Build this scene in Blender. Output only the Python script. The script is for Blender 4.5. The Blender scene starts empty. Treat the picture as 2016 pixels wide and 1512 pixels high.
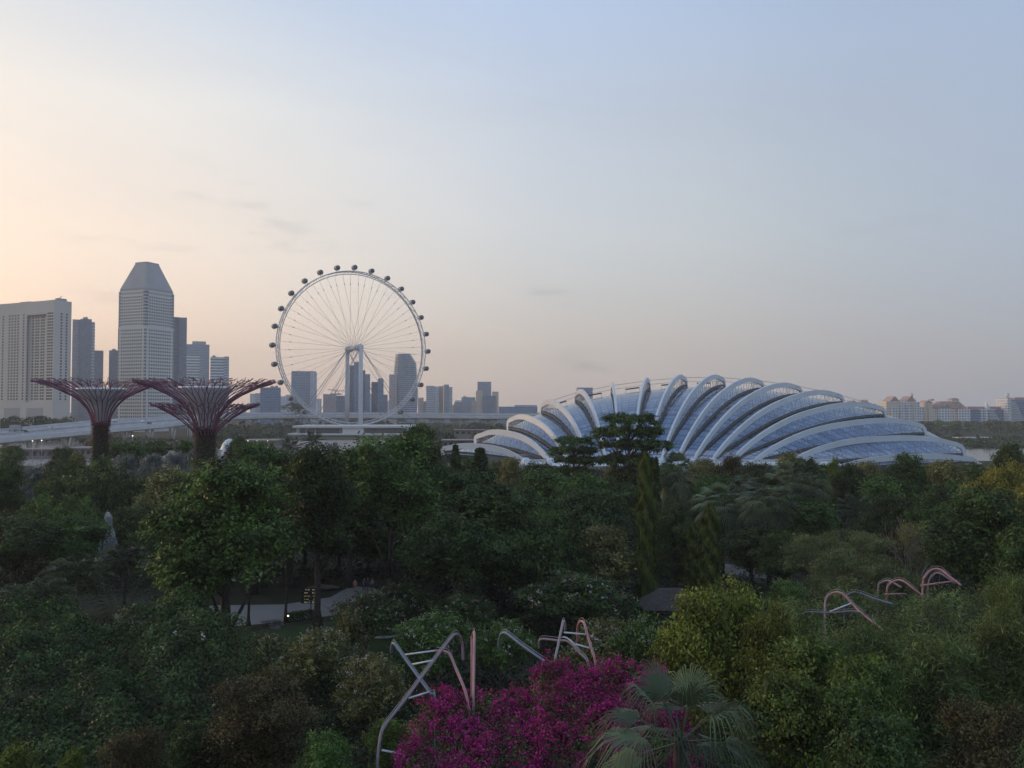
import bpy, math, random
import numpy as np
from mathutils import Vector, Matrix
SC = bpy.context.scene
COL = SC.collection
R = math.radians
# ------------------------------------------------------------------ camera
F = 1620.0; CAMZ = 24.0; PITCH = math.atan2(50.0, F)
cam_d = bpy.data.cameras.new('camera'); cam = bpy.data.objects.new('camera', cam_d); COL.objects.link(cam)
cam_d.sensor_width = 36.0; cam_d.lens = 36.0 * F / 2016.0
cam_d.clip_start = 0.1; cam_d.clip_end = 30000
cam.location = (0, 0, CAMZ); cam.rotation_euler = (math.pi/2 + PITCH, 0, 0)
SC.camera = cam
# ------------------------------------------------------------------ view, sampling
SC.view_settings.view_transform = 'Standard'; SC.view_settings.look = 'None'
SC.view_settings.exposure = 0.0; SC.view_settings.gamma = 1.0
SC.render.engine = 'CYCLES'
cy = SC.cycles
cy.use_denoising = True
cy.max_bounces = 5; cy.diffuse_bounces = 2; cy.glossy_bounces = 2; cy.transmission_bounces = 2
cy.volume_bounces = 1; cy.transparent_max_bounces = 6
cy.use_adaptive_sampling = True; cy.adaptive_threshold = 0.01
cy.sample_clamp_indirect = 4.0
# ------------------------------------------------------------------ sky
def s2l(c):
    return tuple(((v/255.0)/12.92 if v <= 10.3 else (((v/255.0)+0.055)/1.055)**2.4) for v in c)
SUN_AZ, SUN_EL = -64.0, 8.0         # degrees left of the view axis, above the horizon
world = bpy.data.worlds.new("World"); SC.world = world; world.use_nodes = True
nt = world.node_tree; nt.nodes.clear()
N = nt.nodes; L = nt.links
def wn(t, **k):
    n = N.new(t)
    for a, b in k.items(): setattr(n, a, b)
    return n
tc = wn('ShaderNodeTexCoord'); sx = wn('ShaderNodeSeparateXYZ'); L.new(tc.outputs['Generated'], sx.inputs[0])
az = wn('ShaderNodeMath', operation='ARCTAN2'); L.new(sx.outputs['X'], az.inputs[0]); L.new(sx.outputs['Y'], az.inputs[1])
azf = wn('ShaderNodeMapRange'); azf.inputs[1].default_value = -math.pi; azf.inputs[2].default_value = math.pi
L.new(az.outputs[0], azf.inputs[0])
AZS = [-180, -110, -62, -32, -16, 0, 16, 32, 70, 120, 180]
SKY = [  # elevation sine, colours (sRGB, gain) at the azimuths above
 (0.00, [(150,158,174),(208,178,158),(228,198,172),(226,196,180),(214,192,181),(196,183,177),(177,173,175),(154,160,172),(148,158,176),(148,157,176),(150,158,174)]),
 (0.09, [(156,166,186),(214,194,176),(232,204,182),(235,202,186),(223,202,191),(201,191,187),(180,177,180),(159,166,181),(156,167,187),(154,164,185),(156,166,186)]),
 (0.20, [(160,174,200),(216,208,198),(232,212,197),(240,217,200),(231,218,208),(206,206,208),(186,192,198),(165,176,194),(162,175,198),(160,174,199),(160,174,200)]),
 (0.33, [(164,182,212),(208,212,214),(222,217,211),(230,222,214),(222,221,220),(198,205,216),(180,190,205),(165,179,202),(163,182,211),(163,181,211),(164,182,212)]),
 (0.45, [(164,186,220),(196,206,220),(206,214,223),(202,211,222),(191,205,225),(183,200,227),(172,190,219),(161,181,211),(160,184,221),(162,185,220),(164,186,220)]),
 (1.00, [(150,176,218),(152,177,218),(154,178,219),(154,178,219),(152,177,219),(150,176,219),(148,175,219),(148,174,218),(148,175,218),(149,176,218),(150,176,218)]),
]
prev = None; pz = None
for z, cols in SKY:
    rp = wn('ShaderNodeValToRGB'); el = rp.color_ramp; el.interpolation = 'CARDINAL'
    while len(el.elements) < len(AZS): el.elements.new(0.5)
    for e, a, c in zip(el.elements, AZS, cols):
        e.position = (a+180)/360.0; e.color = (*s2l(c), 1)
    L.new(azf.outputs[0], rp.inputs[0])
    if prev is None: prev = rp.outputs[0]
    else:
        mr = wn('ShaderNodeMapRange', interpolation_type='LINEAR'); mr.inputs[1].default_value = pz; mr.inputs[2].default_value = z
        L.new(sx.outputs['Z'], mr.inputs[0])
        mx = wn('ShaderNodeMix', data_type='RGBA'); L.new(mr.outputs[0], mx.inputs[0]); L.new(prev, mx.inputs[6]); L.new(rp.outputs[0], mx.inputs[7])
        prev = mx.outputs[2]
    pz = z
# thin streaks of cloud low in the sky
mp = wn('ShaderNodeMapping'); mp.inputs['Scale'].default_value = (5.5, 5.5, 26.0); mp.inputs['Location'].default_value = (1.7, 0.4, 3.1)
L.new(tc.outputs['Generated'], mp.inputs[0])
nz = wn('ShaderNodeTexNoise'); nz.inputs['Scale'].default_value = 1.0; nz.inputs['Detail'].default_value = 6; nz.inputs['Roughness'].default_value = 0.6
L.new(mp.outputs[0], nz.inputs[0])
cm = wn('ShaderNodeMapRange', interpolation_type='SMOOTHSTEP'); cm.inputs[1].default_value = 0.555; cm.inputs[2].default_value = 0.80; cm.inputs[4].default_value = 0.5
L.new(nz.outputs[0], cm.inputs[0])
lo = wn('ShaderNodeMapRange', interpolation_type='SMOOTHSTEP'); lo.inputs[1].default_value = 0.34; lo.inputs[2].default_value = 0.16
L.new(sx.outputs['Z'], lo.inputs[0])
cf = wn('ShaderNodeMath', operation='MULTIPLY'); L.new(cm.outputs[0], cf.inputs[0]); L.new(lo.outputs[0], cf.inputs[1])
# large soft veils
nz2 = wn('ShaderNodeTexNoise'); nz2.inputs['Scale'].default_value = 0.32; nz2.inputs['Detail'].default_value = 3
L.new(mp.outputs[0], nz2.inputs[0])
cv = wn('ShaderNodeMapRange', interpolation_type='SMOOTHSTEP'); cv.inputs[1].default_value = 0.42; cv.inputs[2].default_value = 0.72; cv.inputs[4].default_value = 0.07
L.new(nz2.outputs[0], cv.inputs[0])
ca = wn('ShaderNodeMath', operation='ADD'); L.new(cf.outputs[0], ca.inputs[0]); L.new(cv.outputs[0], ca.inputs[1])
mc = wn('ShaderNodeMix', data_type='RGBA'); mc.inputs[7].default_value = (*s2l((132,136,152)), 1)
L.new(ca.outputs[0], mc.inputs[0]); L.new(prev, mc.inputs[6])
bg = wn('ShaderNodeBackground'); bg.inputs['Strength'].default_value = 0.97; L.new(mc.outputs[2], bg.inputs['Color'])
sky = wn('ShaderNodeTexSky', sky_type='NISHITA', sun_disc=False, sun_elevation=R(SUN_EL), sun_rotation=R(SUN_AZ))
sky.dust_density = 3.0
bg2 = wn('ShaderNodeBackground'); bg2.inputs['Strength'].default_value = 0.05; L.new(sky.outputs[0], bg2.inputs['Color'])
ad = wn('ShaderNodeAddShader'); L.new(bg.outputs[0], ad.inputs[0]); L.new(bg2.outputs[0], ad.inputs[1])
wo = wn('ShaderNodeOutputWorld'); L.new(ad.outputs[0], wo.inputs['Surface'])
# ------------------------------------------------------------------ sun (very low, veiled by haze)
sd = bpy.data.lights.new('sun', 'SUN'); sun = bpy.data.objects.new('sun', sd); COL.objects.link(sun)
sd.energy = 1.3; sd.angle = R(8); sd.color = (1.0, 0.66, 0.42)
_v = Vector((math.sin(R(SUN_AZ))*math.cos(R(SUN_EL)), math.cos(R(SUN_AZ))*math.cos(R(SUN_EL)), math.sin(R(SUN_EL))))
sun.rotation_euler = _v.to_track_quat('Z', 'Y').to_euler(); sun.location = _v*500

# ------------------------------------------------------------------ helpers
def at(px, py, d):
    """pixel of the photograph (2016 wide) and distance along the view -> point in the world"""
    c, s = math.cos(PITCH), math.sin(PITCH)
    v = Vector((px-1008.0, F*c-(756.0-py)*s, F*s+(756.0-py)*c))
    v *= d/v.y
    return Vector((v.x, v.y, v.z+CAMZ))
def tag(o, label=None, cat=None, group=None, kind=None):
    if label: o['label'] = label
    if cat: o['category'] = cat
    if group: o['group'] = group
    if kind: o['kind'] = kind
    return o
def thing(name, label, cat, loc=(0,0,0), rz=0.0, group=None):
    o = bpy.data.objects.new(name, None); COL.objects.link(o)
    o.location = loc; o.rotation_euler = (0,0,rz); o.empty_display_size = 0.5
    return tag(o, label, cat, group)
def link_obj(name, me, parent=None):
    o = bpy.data.objects.new(name, me); COL.objects.link(o)
    if parent: o.parent = parent
    return o
def copy_tree(o, parent=None):
    c = o.copy(); COL.objects.link(c)
    if parent: c.parent = parent
    for ch in [k for k in o.children]:
        copy_tree(ch, c)
    return c
class MB:
    """collects boxes, tubes and quads into one mesh"""
    def __init__(s): s.v = []; s.f = []; s.m = []; s.sm = []; s.uv = None
    def add(s, vs, fs, mi=0, smooth=False):
        b = len(s.v); s.v.extend([tuple(p) for p in vs])
        for f in fs: s.f.append(tuple(b+i for i in f)); s.m.append(mi); s.sm.append(smooth)
    def box(s, x0, x1, y0, y1, z0, z1, mi=0):
        s.add([(x0,y0,z0),(x1,y0,z0),(x1,y1,z0),(x0,y1,z0),(x0,y0,z1),(x1,y0,z1),(x1,y1,z1),(x0,y1,z1)],
              [(0,3,2,1),(4,5,6,7),(0,1,5,4),(1,2,6,5),(2,3,7,6),(3,0,4,7)], mi)
    def obox(s, c, ax, ay, az_, mi=0):
        c = Vector(c); ax = Vector(ax); ay = Vector(ay); az_ = Vector(az_)
        vs = [c+i*ax+j*ay+k*az_ for k in (-1,1) for j in (-1,1) for i in (-1,1)]
        s.add(vs, [(0,2,3,1),(4,5,7,6),(0,1,5,4),(1,3,7,5),(3,2,6,7),(2,0,4,6)], mi)
    def prism(s, poly, z0, z1, mi=0, top=None):
        n = len(poly); t = top or poly
        vs = [(p[0],p[1],z0) for p in poly]+[(p[0],p[1],z1) for p in t]
        s.add(vs, [tuple(range(n-1,-1,-1)), tuple(range(n,2*n))]+[(i,(i+1)%n,n+(i+1)%n,n+i) for i in range(n)], mi)
    def tube(s, pts, rad, n=6, mi=0, caps=True, smooth=True):
        pts = [Vector(p) for p in pts]; k = len(pts)
        if not hasattr(rad, '__len__'): rad = [rad]*k
        vs = []; ref = None
        for i, p in enumerate(pts):
            t = (pts[min(i+1,k-1)]-pts[max(i-1,0)])
            t = t.normalized() if t.length > 1e-9 else Vector((0,0,1))
            if ref is None:
                ref = Vector((0,0,1)) if abs(t.z) < 0.9 else Vector((1,0,0))
            a = (ref - t*ref.dot(t))
            if a.length < 1e-5: a = t.orthogonal()
            a.normalize(); b = t.cross(a); ref = a
            for j in range(n):
                w = 2*math.pi*j/n
                vs.append(p+(a*math.cos(w)+b*math.sin(w))*rad[i])
        fs = [(i*n+j, i*n+(j+1)%n, (i+1)*n+(j+1)%n, (i+1)*n+j) for i in range(k-1) for j in range(n)]
        if caps: fs += [tuple(range(n-1,-1,-1)), tuple(range((k-1)*n, k*n))]
        s.add(vs, fs, mi, smooth)
    def sweep(s, pts, side, up, w, h, mi=0):
        """box section w x h swept along pts; side, up are vectors per point"""
        k = len(pts); vs = []
        for p, a, b in zip(pts, side, up):
            for i, j in ((-1,-1),(1,-1),(1,1),(-1,1)):
                vs.append(Vector(p)+a*(i*w/2)+b*(j*h/2))
        fs = [(i*4+j, i*4+(j+1)%4, (i+1)*4+(j+1)%4, (i+1)*4+j) for i in range(k-1) for j in range(4)]
        fs += [(3,2,1,0), tuple(range((k-1)*4, k*4))]
        s.add(vs, fs, mi)
    def lathe(s, prof, n=16, mi=0, c=(0,0,0), smooth=True):
        vs = []; 
        for r, z in prof:
            for j in range(n):
                w = 2*math.pi*j/n; vs.append((c[0]+r*math.cos(w), c[1]+r*math.sin(w), c[2]+z))
        k = len(prof)
        fs = [(i*n+j, i*n+(j+1)%n, (i+1)*n+(j+1)%n, (i+1)*n+j) for i in range(k-1) for j in range(n)]
        s.add(vs, fs, mi, smooth)
    def mesh(s, name, mats):
        me = bpy.data.meshes.new(name); me.from_pydata(s.v, [], s.f)
        for m in (mats if isinstance(mats, (list, tuple)) else [mats]): me.materials.append(m)
        me.polygons.foreach_set('material_index', s.m); me.polygons.foreach_set('use_smooth', s.sm)
        me.update(); return me
    def build(s, name, mats, parent=None):
        return link_obj(name, s.mesh(name, mats), parent)
# ------------------------------------------------------------------ materials
class NT:
    def __init__(s, name):
        s.mat = bpy.data.materials.new(name); s.mat.use_nodes = True
        s.t = s.mat.node_tree; s.t.nodes.clear()
        s.out = s.t.nodes.new('ShaderNodeOutputMaterial')
    def n(s, t, **k):
        x = s.t.nodes.new(t)
        for a, b in k.items(): setattr(x, a, b)
        return x
    def l(s, a, b): s.t.links.new(a, b)
    def math(s, op, a, b=None, c=None):
        m = s.n('ShaderNodeMath', operation=op)
        for i, v in enumerate((a, b, c)):
            if v is None: continue
            if isinstance(v, (int, float)): m.inputs[i].default_value = v
            else: s.l(v, m.inputs[i])
        return m.outputs[0]
    def mix(s, f, a, b):
        m = s.n('ShaderNodeMix', data_type='RGBA')
        for i, v in ((0, f), (6, a), (7, b)):
            if isinstance(v, (int, float)): m.inputs[i].default_value = v
            elif isinstance(v, tuple): m.inputs[i].default_value = (*v[:3], 1)
            else: s.l(v, m.inputs[i])
        return m.outputs[2]
    def noise(s, scale, detail=4, vec=None, rough=0.55):
        x = s.n('ShaderNodeTexNoise'); x.inputs['Scale'].default_value = scale; x.inputs['Detail'].default_value = detail
        x.inputs['Roughness'].default_value = rough
        if vec is not None: s.l(vec, x.inputs[0])
        return x.outputs[0]
    def rng(s, v, a, b, c=0.0, d=1.0):
        m = s.n('ShaderNodeMapRange'); s.l(v, m.inputs[0])
        for i, q in ((1,a),(2,b),(3,c),(4,d)): m.inputs[i].default_value = q
        return m.outputs[0]
    def pr(s, col, rough=0.6, metal=0.0, spec=0.4, coat=0.0, bump=None, bstr=0.3, bdist=0.05):
        p = s.n('ShaderNodeBsdfPrincipled')
        for k, v in (('Base Color', col), ('Roughness', rough), ('Metallic', metal), ('Specular IOR Level', spec)):
            if isinstance(v, (int, float)): p.inputs[k].default_value = v
            elif isinstance(v, tuple): p.inputs[k].default_value = (*v[:3], 1)
            else: s.l(v, p.inputs[k])
        if bump is not None:
            b = s.n('ShaderNodeBump'); b.inputs['Strength'].default_value = bstr; b.inputs['Distance'].default_value = bdist
            s.l(bump, b.inputs['Height']); s.l(b.outputs[0], p.inputs['Normal'])
        s.l(p.outputs[0], s.out.inputs['Surface']); return p
    def objv(s): return s.n('ShaderNodeTexCoord').outputs['Object']
    def posv(s): return s.n('ShaderNodeNewGeometry').outputs['Position']
def plain(name, col, rough=0.6, metal=0.0, var=0.18, scale=0.6, spec=0.4):
    t = NT(name); n = t.noise(scale, 5, t.posv())
    a = tuple(c*(1-var) for c in col); b = tuple(min(1, c*(1+var)) for c in col)
    t.pr(t.mix(t.rng(n, 0.3, 0.7), a, b), rough, metal, spec); return t.mat
def leafmat(name, dark, light, rough=0.5, trans=0.28, spec=0.2, hvar=0.5):
    """leaf colour: each leaf, each spray and each plant a little different"""
    t = NT(name)
    at_ = t.n('ShaderNodeAttribute', attribute_name='tint')
    oi = t.n('ShaderNodeObjectInfo')
    f = t.math('ADD', t.math('MULTIPLY', at_.outputs['Fac'], 0.75), t.math('MULTIPLY', oi.outputs['Random'], 0.25))
    f = t.math('POWER', f, 1.9)
    k = lambda c_, g: (c_[0]*g*1.06, c_[1]*g, c_[2]*g*0.85)
    c = t.mix(f, k(dark, 0.9), k(light, 5.4))  # bright end boosted: crown highlights are put into the random leaf tint
    hs = t.n('ShaderNodeHueSaturation'); t.l(c, hs.inputs['Color'])
    t.l(t.rng(oi.outputs['Random'], 0, 1, 0.5-0.025*hvar, 0.5+0.025*hvar), hs.inputs['Hue'])
    t.l(t.rng(oi.outputs['Random'], 1, 0, 0.85, 1.15), hs.inputs['Value'])
    p = t.pr(hs.outputs[0], rough, 0, spec)
    if trans > 0:
        tr = t.n('ShaderNodeBsdfTranslucent'); t.l(hs.outputs[0], tr.inputs[0])
        ms = t.n('ShaderNodeMixShader'); ms.inputs[0].default_value = trans
        t.l(p.outputs[0], ms.inputs[1]); t.l(tr.outputs[0], ms.inputs[2]); t.l(ms.outputs[0], t.out.inputs['Surface'])
    return t.mat
def facade(name, wall, glass, fh, cw, wv, wu, rough=0.3, band=False, var=0.12, v0=0.3, offu=0.0):
    """wall with a grid of windows: storey fh, bay cw, window height share wv, width share wu (metres, object space)"""
    t = NT(name); tcn = t.n('ShaderNodeTexCoord'); sp = t.n('ShaderNodeSeparateXYZ'); t.l(tcn.outputs['Object'], sp.inputs[0])
    sn = t.n('ShaderNodeSeparateXYZ'); t.l(tcn.outputs['Normal'], sn.inputs[0])
    isx = t.math('GREATER_THAN', t.math('ABSOLUTE', sn.outputs[0]), 0.6)
    u = t.math('ADD', t.math('MULTIPLY', sp.outputs[1], isx), t.math('MULTIPLY', sp.outputs[0], t.math('SUBTRACT', 1.0, isx)))
    u = t.math('ADD', u, offu)
    vf = t.math('FRACT', t.math('DIVIDE', sp.outputs[2], fh)); uf = t.math('FRACT', t.math('ADD', t.math('DIVIDE', u, cw), 100.0))
    mv = t.math('MULTIPLY', t.math('GREATER_THAN', vf, v0), t.math('LESS_THAN', vf, v0+wv))
    m = mv if band else t.math('MULTIPLY', mv, t.math('MULTIPLY', t.math('GREATER_THAN', uf, 0.5-wu/2), t.math('LESS_THAN', uf, 0.5+wu/2)))
    m = t.math('MULTIPLY', m, t.math('LESS_THAN', t.math('ABSOLUTE', sn.outputs[2]), 0.5))
    cell = t.n('ShaderNodeTexWhiteNoise', noise_dimensions='2D'); cb = t.n('ShaderNodeCombineXYZ')
    t.l(t.math('FLOOR', t.math('DIVIDE', u, cw)), cb.inputs[0]); t.l(t.math('FLOOR', t.math('DIVIDE', sp.outputs[2], fh)), cb.inputs[1]); t.l(cb.outputs[0], cell.inputs[0])
    g = t.mix(cell.outputs[0], tuple(c*0.85 for c in glass), tuple(min(1,c*1.18) for c in glass))
    nn = t.noise(0.05, 5, tcn.outputs['Object'])
    w = t.mix(t.rng(nn, 0.3, 0.7), tuple(c*(1-var) for c in wall), tuple(min(1,c*(1+var)) for c in wall))
    t.pr(t.mix(m, w, g), t.rng(m, 0, 1, 0.7, rough), 0, 0.5)
    return t.mat
# ------------------------------------------------------------------ materials used all over
M = {}
M['white'] = plain('white_paint', (0.58,0.62,0.645), 0.4, var=0.06, scale=0.15)
M['flyer'] = plain('pale_steel', (0.56,0.57,0.58), 0.4, var=0.05)
M['cable'] = plain('cable_steel', (0.36,0.34,0.33), 0.5, var=0.05)
M['dark_steel'] = plain('dark_steel', (0.05,0.055,0.06), 0.5)
M['capsule_glass'] = plain('capsule_glass', (0.035,0.055,0.06), 0.15, var=0.1, spec=0.7)
M['concrete'] = plain('concrete', (0.40,0.40,0.39), 0.8, var=0.15, scale=0.08)
M['pale_concrete'] = plain('pale_concrete', (0.55,0.55,0.53), 0.75, var=0.12, scale=0.1)
M['asphalt'] = plain('road_asphalt', (0.26,0.27,0.28), 0.8, var=0.15, scale=0.05)
M['roofslab'] = plain('roof_slab', (0.62,0.61,0.57), 0.6, var=0.08)
M['dark_window'] = plain('window_dark', (0.045,0.052,0.06), 0.2, spec=0.6)
M['bark'] = plain('bark', (0.050,0.041,0.034), 0.9, var=0.45, scale=3.0)
M['pale_bark'] = plain('pale_bark', (0.12,0.105,0.09), 0.9, var=0.35, scale=3.0)
M['black'] = plain('black_paint', (0.015,0.015,0.016), 0.5)
M['rubber'] = plain('rubber', (0.02,0.02,0.02), 0.8)

# ------------------------------------------------------------------ ground, plaza, lawn, water
t = NT('ground_soil'); pv = t.posv()
g1 = t.noise(0.35, 6, pv); g2 = t.noise(4.0, 5, pv)
c = t.mix(t.rng(g1, 0.35, 0.65), (0.022,0.030,0.016), (0.045,0.050,0.026)); c = t.mix(t.rng(g2, 0.4, 0.8, 0, 0.6), c, (0.05,0.04,0.028))
t.pr(c, 0.95, 0, 0.2, bump=g2, bstr=0.6, bdist=0.1); M['ground'] = t.mat
t = NT('lawn_grass'); pv = t.posv(); g1 = t.noise(0.5, 5, pv); g2 = t.noise(18.0, 4, pv)
c = t.mix(t.rng(g1, 0.3, 0.7), (0.030,0.060,0.018), (0.045,0.085,0.028)); c = t.mix(t.rng(g2, 0.4, 0.7, 0, 0.5), c, (0.025,0.045,0.014))
t.pr(c, 0.9, 0, 0.2, bump=g2, bstr=0.8, bdist=0.05); M['lawn'] = t.mat
t = NT('plaza_paving'); pv = t.posv(); g1 = t.noise(0.25, 5, pv); g2 = t.noise(9.0, 4, pv)
br = t.n('ShaderNodeTexBrick'); t.l(pv, br.inputs[0]); br.inputs['Scale'].default_value = 1.6; br.inputs['Mortar Size'].default_value = 0.012
br.inputs['Color1'].default_value = (0.23,0.22,0.21,1); br.inputs['Color2'].default_value = (0.27,0.26,0.25,1); br.inputs['Mortar'].default_value = (0.24,0.23,0.22,1)
c = t.mix(t.rng(g1, 0.3, 0.7, 0, 0.35), br.outputs[0], (0.21,0.20,0.19)); c = t.mix(t.rng(g2, 0.45, 0.8, 0, 0.3), c, (0.31,0.30,0.29))
t.pr(c, 0.8, 0, 0.3); M['plaza'] = t.mat
t = NT('bay_water'); pv = t.posv(); w1 = t.noise(0.35, 6, pv)
t.pr((0.035,0.05,0.055), 0.12, 0, 0.5, bump=w1, bstr=0.35, bdist=0.4); M['water'] = t.mat

m = MB(); S = 5200
m.add([(-S,-60,0),(S,-60,0),(S,6200,0),(-S,6200,0)], [(0,1,2,3)]); tag(m.build('ground', M['ground']), kind='structure')
def sheet(name, pts, z, mat, kind='structure'):
    m = MB(); m.add([(p[0],p[1],z) for p in pts], [tuple(range(len(pts)))])
    return tag(m.build(name, mat), kind=kind)
def gp(px, py):                     # where the line of sight meets the ground
    d = 24.0*F/max(py-806.0, 4.0); p = at(px, py, d)
    k = CAMZ/(CAMZ-p.z) if p.z < CAMZ else 1
    return (p.x*k, p.y*k)
plz = [gp(225,1226),gp(300,1236),gp(425,1236),gp(480,1231),gp(540,1227),gp(600,1219),gp(680,1209),gp(712,1200),gp(742,1182),gp(748,1164),gp(735,1157),gp(690,1154),gp(650,1176),gp(560,1190),gp(420,1192),gp(300,1204),gp(225,1210)]
sheet('plaza', plz, 0.012, M['plaza'])
sheet('lawn', [gp(400,1300),gp(520,1340),gp(700,1350),gp(830,1300),gp(800,1240),gp(700,1215),gp(560,1236),gp(430,1250)], 0.004, M['lawn'])
M['dirt_path'] = plain('path_gravel', (0.13,0.12,0.11), 0.9, var=0.3, scale=1.5)
sheet('path', [gp(1285,1112),gp(1530,1142),gp(1545,1126),gp(1450,1112),gp(1300,1100)], 0.008, M['dirt_path'])
sheet('river', [(150,385),(900,385),(900,500),(150,500),(-40,490),(-40,440)], 0.006, M['water'])
M['tan_ground'] = plain('tan_ground', (0.23,0.21,0.19), 0.9, var=0.25, scale=0.08)
sheet('square', [(-420,285),(-60,285),(-60,640),(-420,640)], 0.010, M['tan_ground'])

# ------------------------------------------------------------------ glass dome with white arches
ZB = 4.6
RIBS = [ # foot pixel x, end pixel x, end pixel y, end distance
 (1030,874,893,322),(1080,938,876,335),(1117,1001,845,350),(1158,1066,814,362),(1192,1133,792,372),(1218,1204,778,378),
 (1246,1279,768,381),(1272,1352,762,382),(1302,1427,762,381),(1333,1503,768,378),(1366,1578,779,373),(1402,1660,795,366),
 (1441,1743,820,358),(1482,1822,856,349),(1548,1898,897,336),(1640,1918,914,322)]
dome = thing('glass_dome', 'huge ribbed glass conservatory dome with white steel arches fanning out', 'glasshouse', at(1300,905,310)*1.0)
dome.location.z = 0
D0 = dome.location.copy()
feet = []; ends = []
AMP = [3.6,6.2,6.6,6.6,6.4,6.2,6.2,6.2,6.2,6.2,6.4,6.6,6.8,7.4,8.0,3.6]
for (fx, ex, ey, ed) in RIBS:
    d = 302 + 0.00008*(fx-1290)**2*0.3
    p = at(fx, 900, d); p.z = ZB-max(0, fx-1441)/199*3.3; feet.append(p-D0)
    q = at(ex, ey, ed); q.z = max(q.z, p.z+0.6); ends.append(q-D0)
def catmull(P, s):
    i = int(math.floor(s)); i = max(0, min(len(P)-2, i)); u = s-i
    g = lambda j: P[j] if 0 <= j < len(P) else (2*P[0]-P[1] if j < 0 else 2*P[-1]-P[-2])
    a, b, c, d = g(i-1), g(i), g(i+1), g(i+2)
    return 0.5*((2*b)+(c-a)*u+(2*a-5*b+4*c-d)*u*u+(3*b-a-3*c+d)*u**3)
def shell_pt(s, t_):
    f = catmull(feet, s); e = catmull(ends, s)
    if t_ <= 1:
        p = f.lerp(e, t_); p.z = f.z+(e.z-f.z)*(1-(1-t_)**1.9)
    else:
        dv = (e-f); dv.z = 0
        p = e+dv*(t_-1)*0.9*max(0.12, min(1, (e.z-f.z)/18)); q = (t_-1)/0.62; p.z = ZB-2+(e.z-ZB+2)*max(0.0, 1-q**1.8)
    return p
def rib_off(t_):
    s = max(0.0, min(1.0, t_))**0.92
    return max(0.0, 1-abs(2*s-1)**(2.1 if s < 0.5 else 3.4))**(0.85 if s < 0.5 else 0.55)
t = NT('dome_glass')
uvn = t.n('ShaderNodeUVMap', uv_map='UVMap'); su = t.n('ShaderNodeSeparateXYZ'); t.l(uvn.outputs[0], su.inputs[0])
lu = t.math('FRACT', t.math('MULTIPLY', su.outputs[0], 4.0)); lv = t.math('FRACT', t.math('MULTIPLY', su.outputs[1], 22.0))
ln1 = t.math('LESS_THAN', lu, 0.11); ln2 = t.math('LESS_THAN', lv, 0.16)
big = t.math('LESS_THAN', t.math('FRACT', t.math('MULTIPLY', su.outputs[1], 8.5)), 0.05)
cell = t.n('ShaderNodeTexWhiteNoise', noise_dimensions='2D'); cb = t.n('ShaderNodeCombineXYZ')
t.l(t.math('FLOOR', t.math('MULTIPLY', su.outputs[0], 4.0)), cb.inputs[0]); t.l(t.math('FLOOR', t.math('MULTIPLY', su.outputs[1], 22.0)), cb.inputs[1]); t.l(cb.outputs[0], cell.inputs[0])
base = t.mix(cell.outputs[0], (0.19,0.28,0.42), (0.31,0.42,0.57))
fr = t.math('MAXIMUM', t.math('MULTIPLY', t.math('MAXIMUM', ln1, ln2), 0.8), big)
p = t.pr(t.mix(fr, base, (0.05,0.065,0.085)), t.rng(cell.outputs[0], 0, 1, 0.08, 0.18), 0.7, 0.6)
trn = t.n('ShaderNodeBsdfTransparent'); trn.inputs[0].default_value = (0.80,0.88,0.92,1); mxs = t.n('ShaderNodeMixShader')
t.l(t.math('MULTIPLY', t.math('SUBTRACT', 1.0, fr), 0.30), mxs.inputs[0]); t.l(p.outputs[0], mxs.inputs[1]); t.l(trn.outputs[0], mxs.inputs[2]); t.l(mxs.outputs[0], t.out.inputs['Surface'])
M['dome_glass'] = t.mat
NS, TT = 5, [i/40 for i in range(41)]+[1.06,1.14,1.24,1.36,1.5,1.62]
nk = (len(RIBS)-1)*NS+1
vs = []; uvs = []
for a in range(nk):
    s = a/NS
    for t_ in TT:
        p = shell_pt(s, t_); vs.append(p); uvs.append((s, t_))
nt_ = len(TT); fs = []
for a in range(nk-1):
    for b in range(nt_-1): fs.append((a*nt_+b, (a+1)*nt_+b, (a+1)*nt_+b+1, a*nt_+b+1))
me = bpy.data.meshes.new('glass_shell'); me.from_pydata([tuple(v) for v in vs], [], fs); me.materials.append(M['dome_glass'])
ul = me.uv_layers.new(name='UVMap')
flat = np.array([uvs[v] for f in fs for v in f], dtype=np.float32).ravel(); ul.data.foreach_set('uv', flat)
me.polygons.foreach_set('use_smooth', [True]*len(fs)); me.update()
link_obj('glass_shell', me, dome)
M['gutter'] = plain('gutter_dark', (0.09,0.105,0.11), 0.6)
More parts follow.
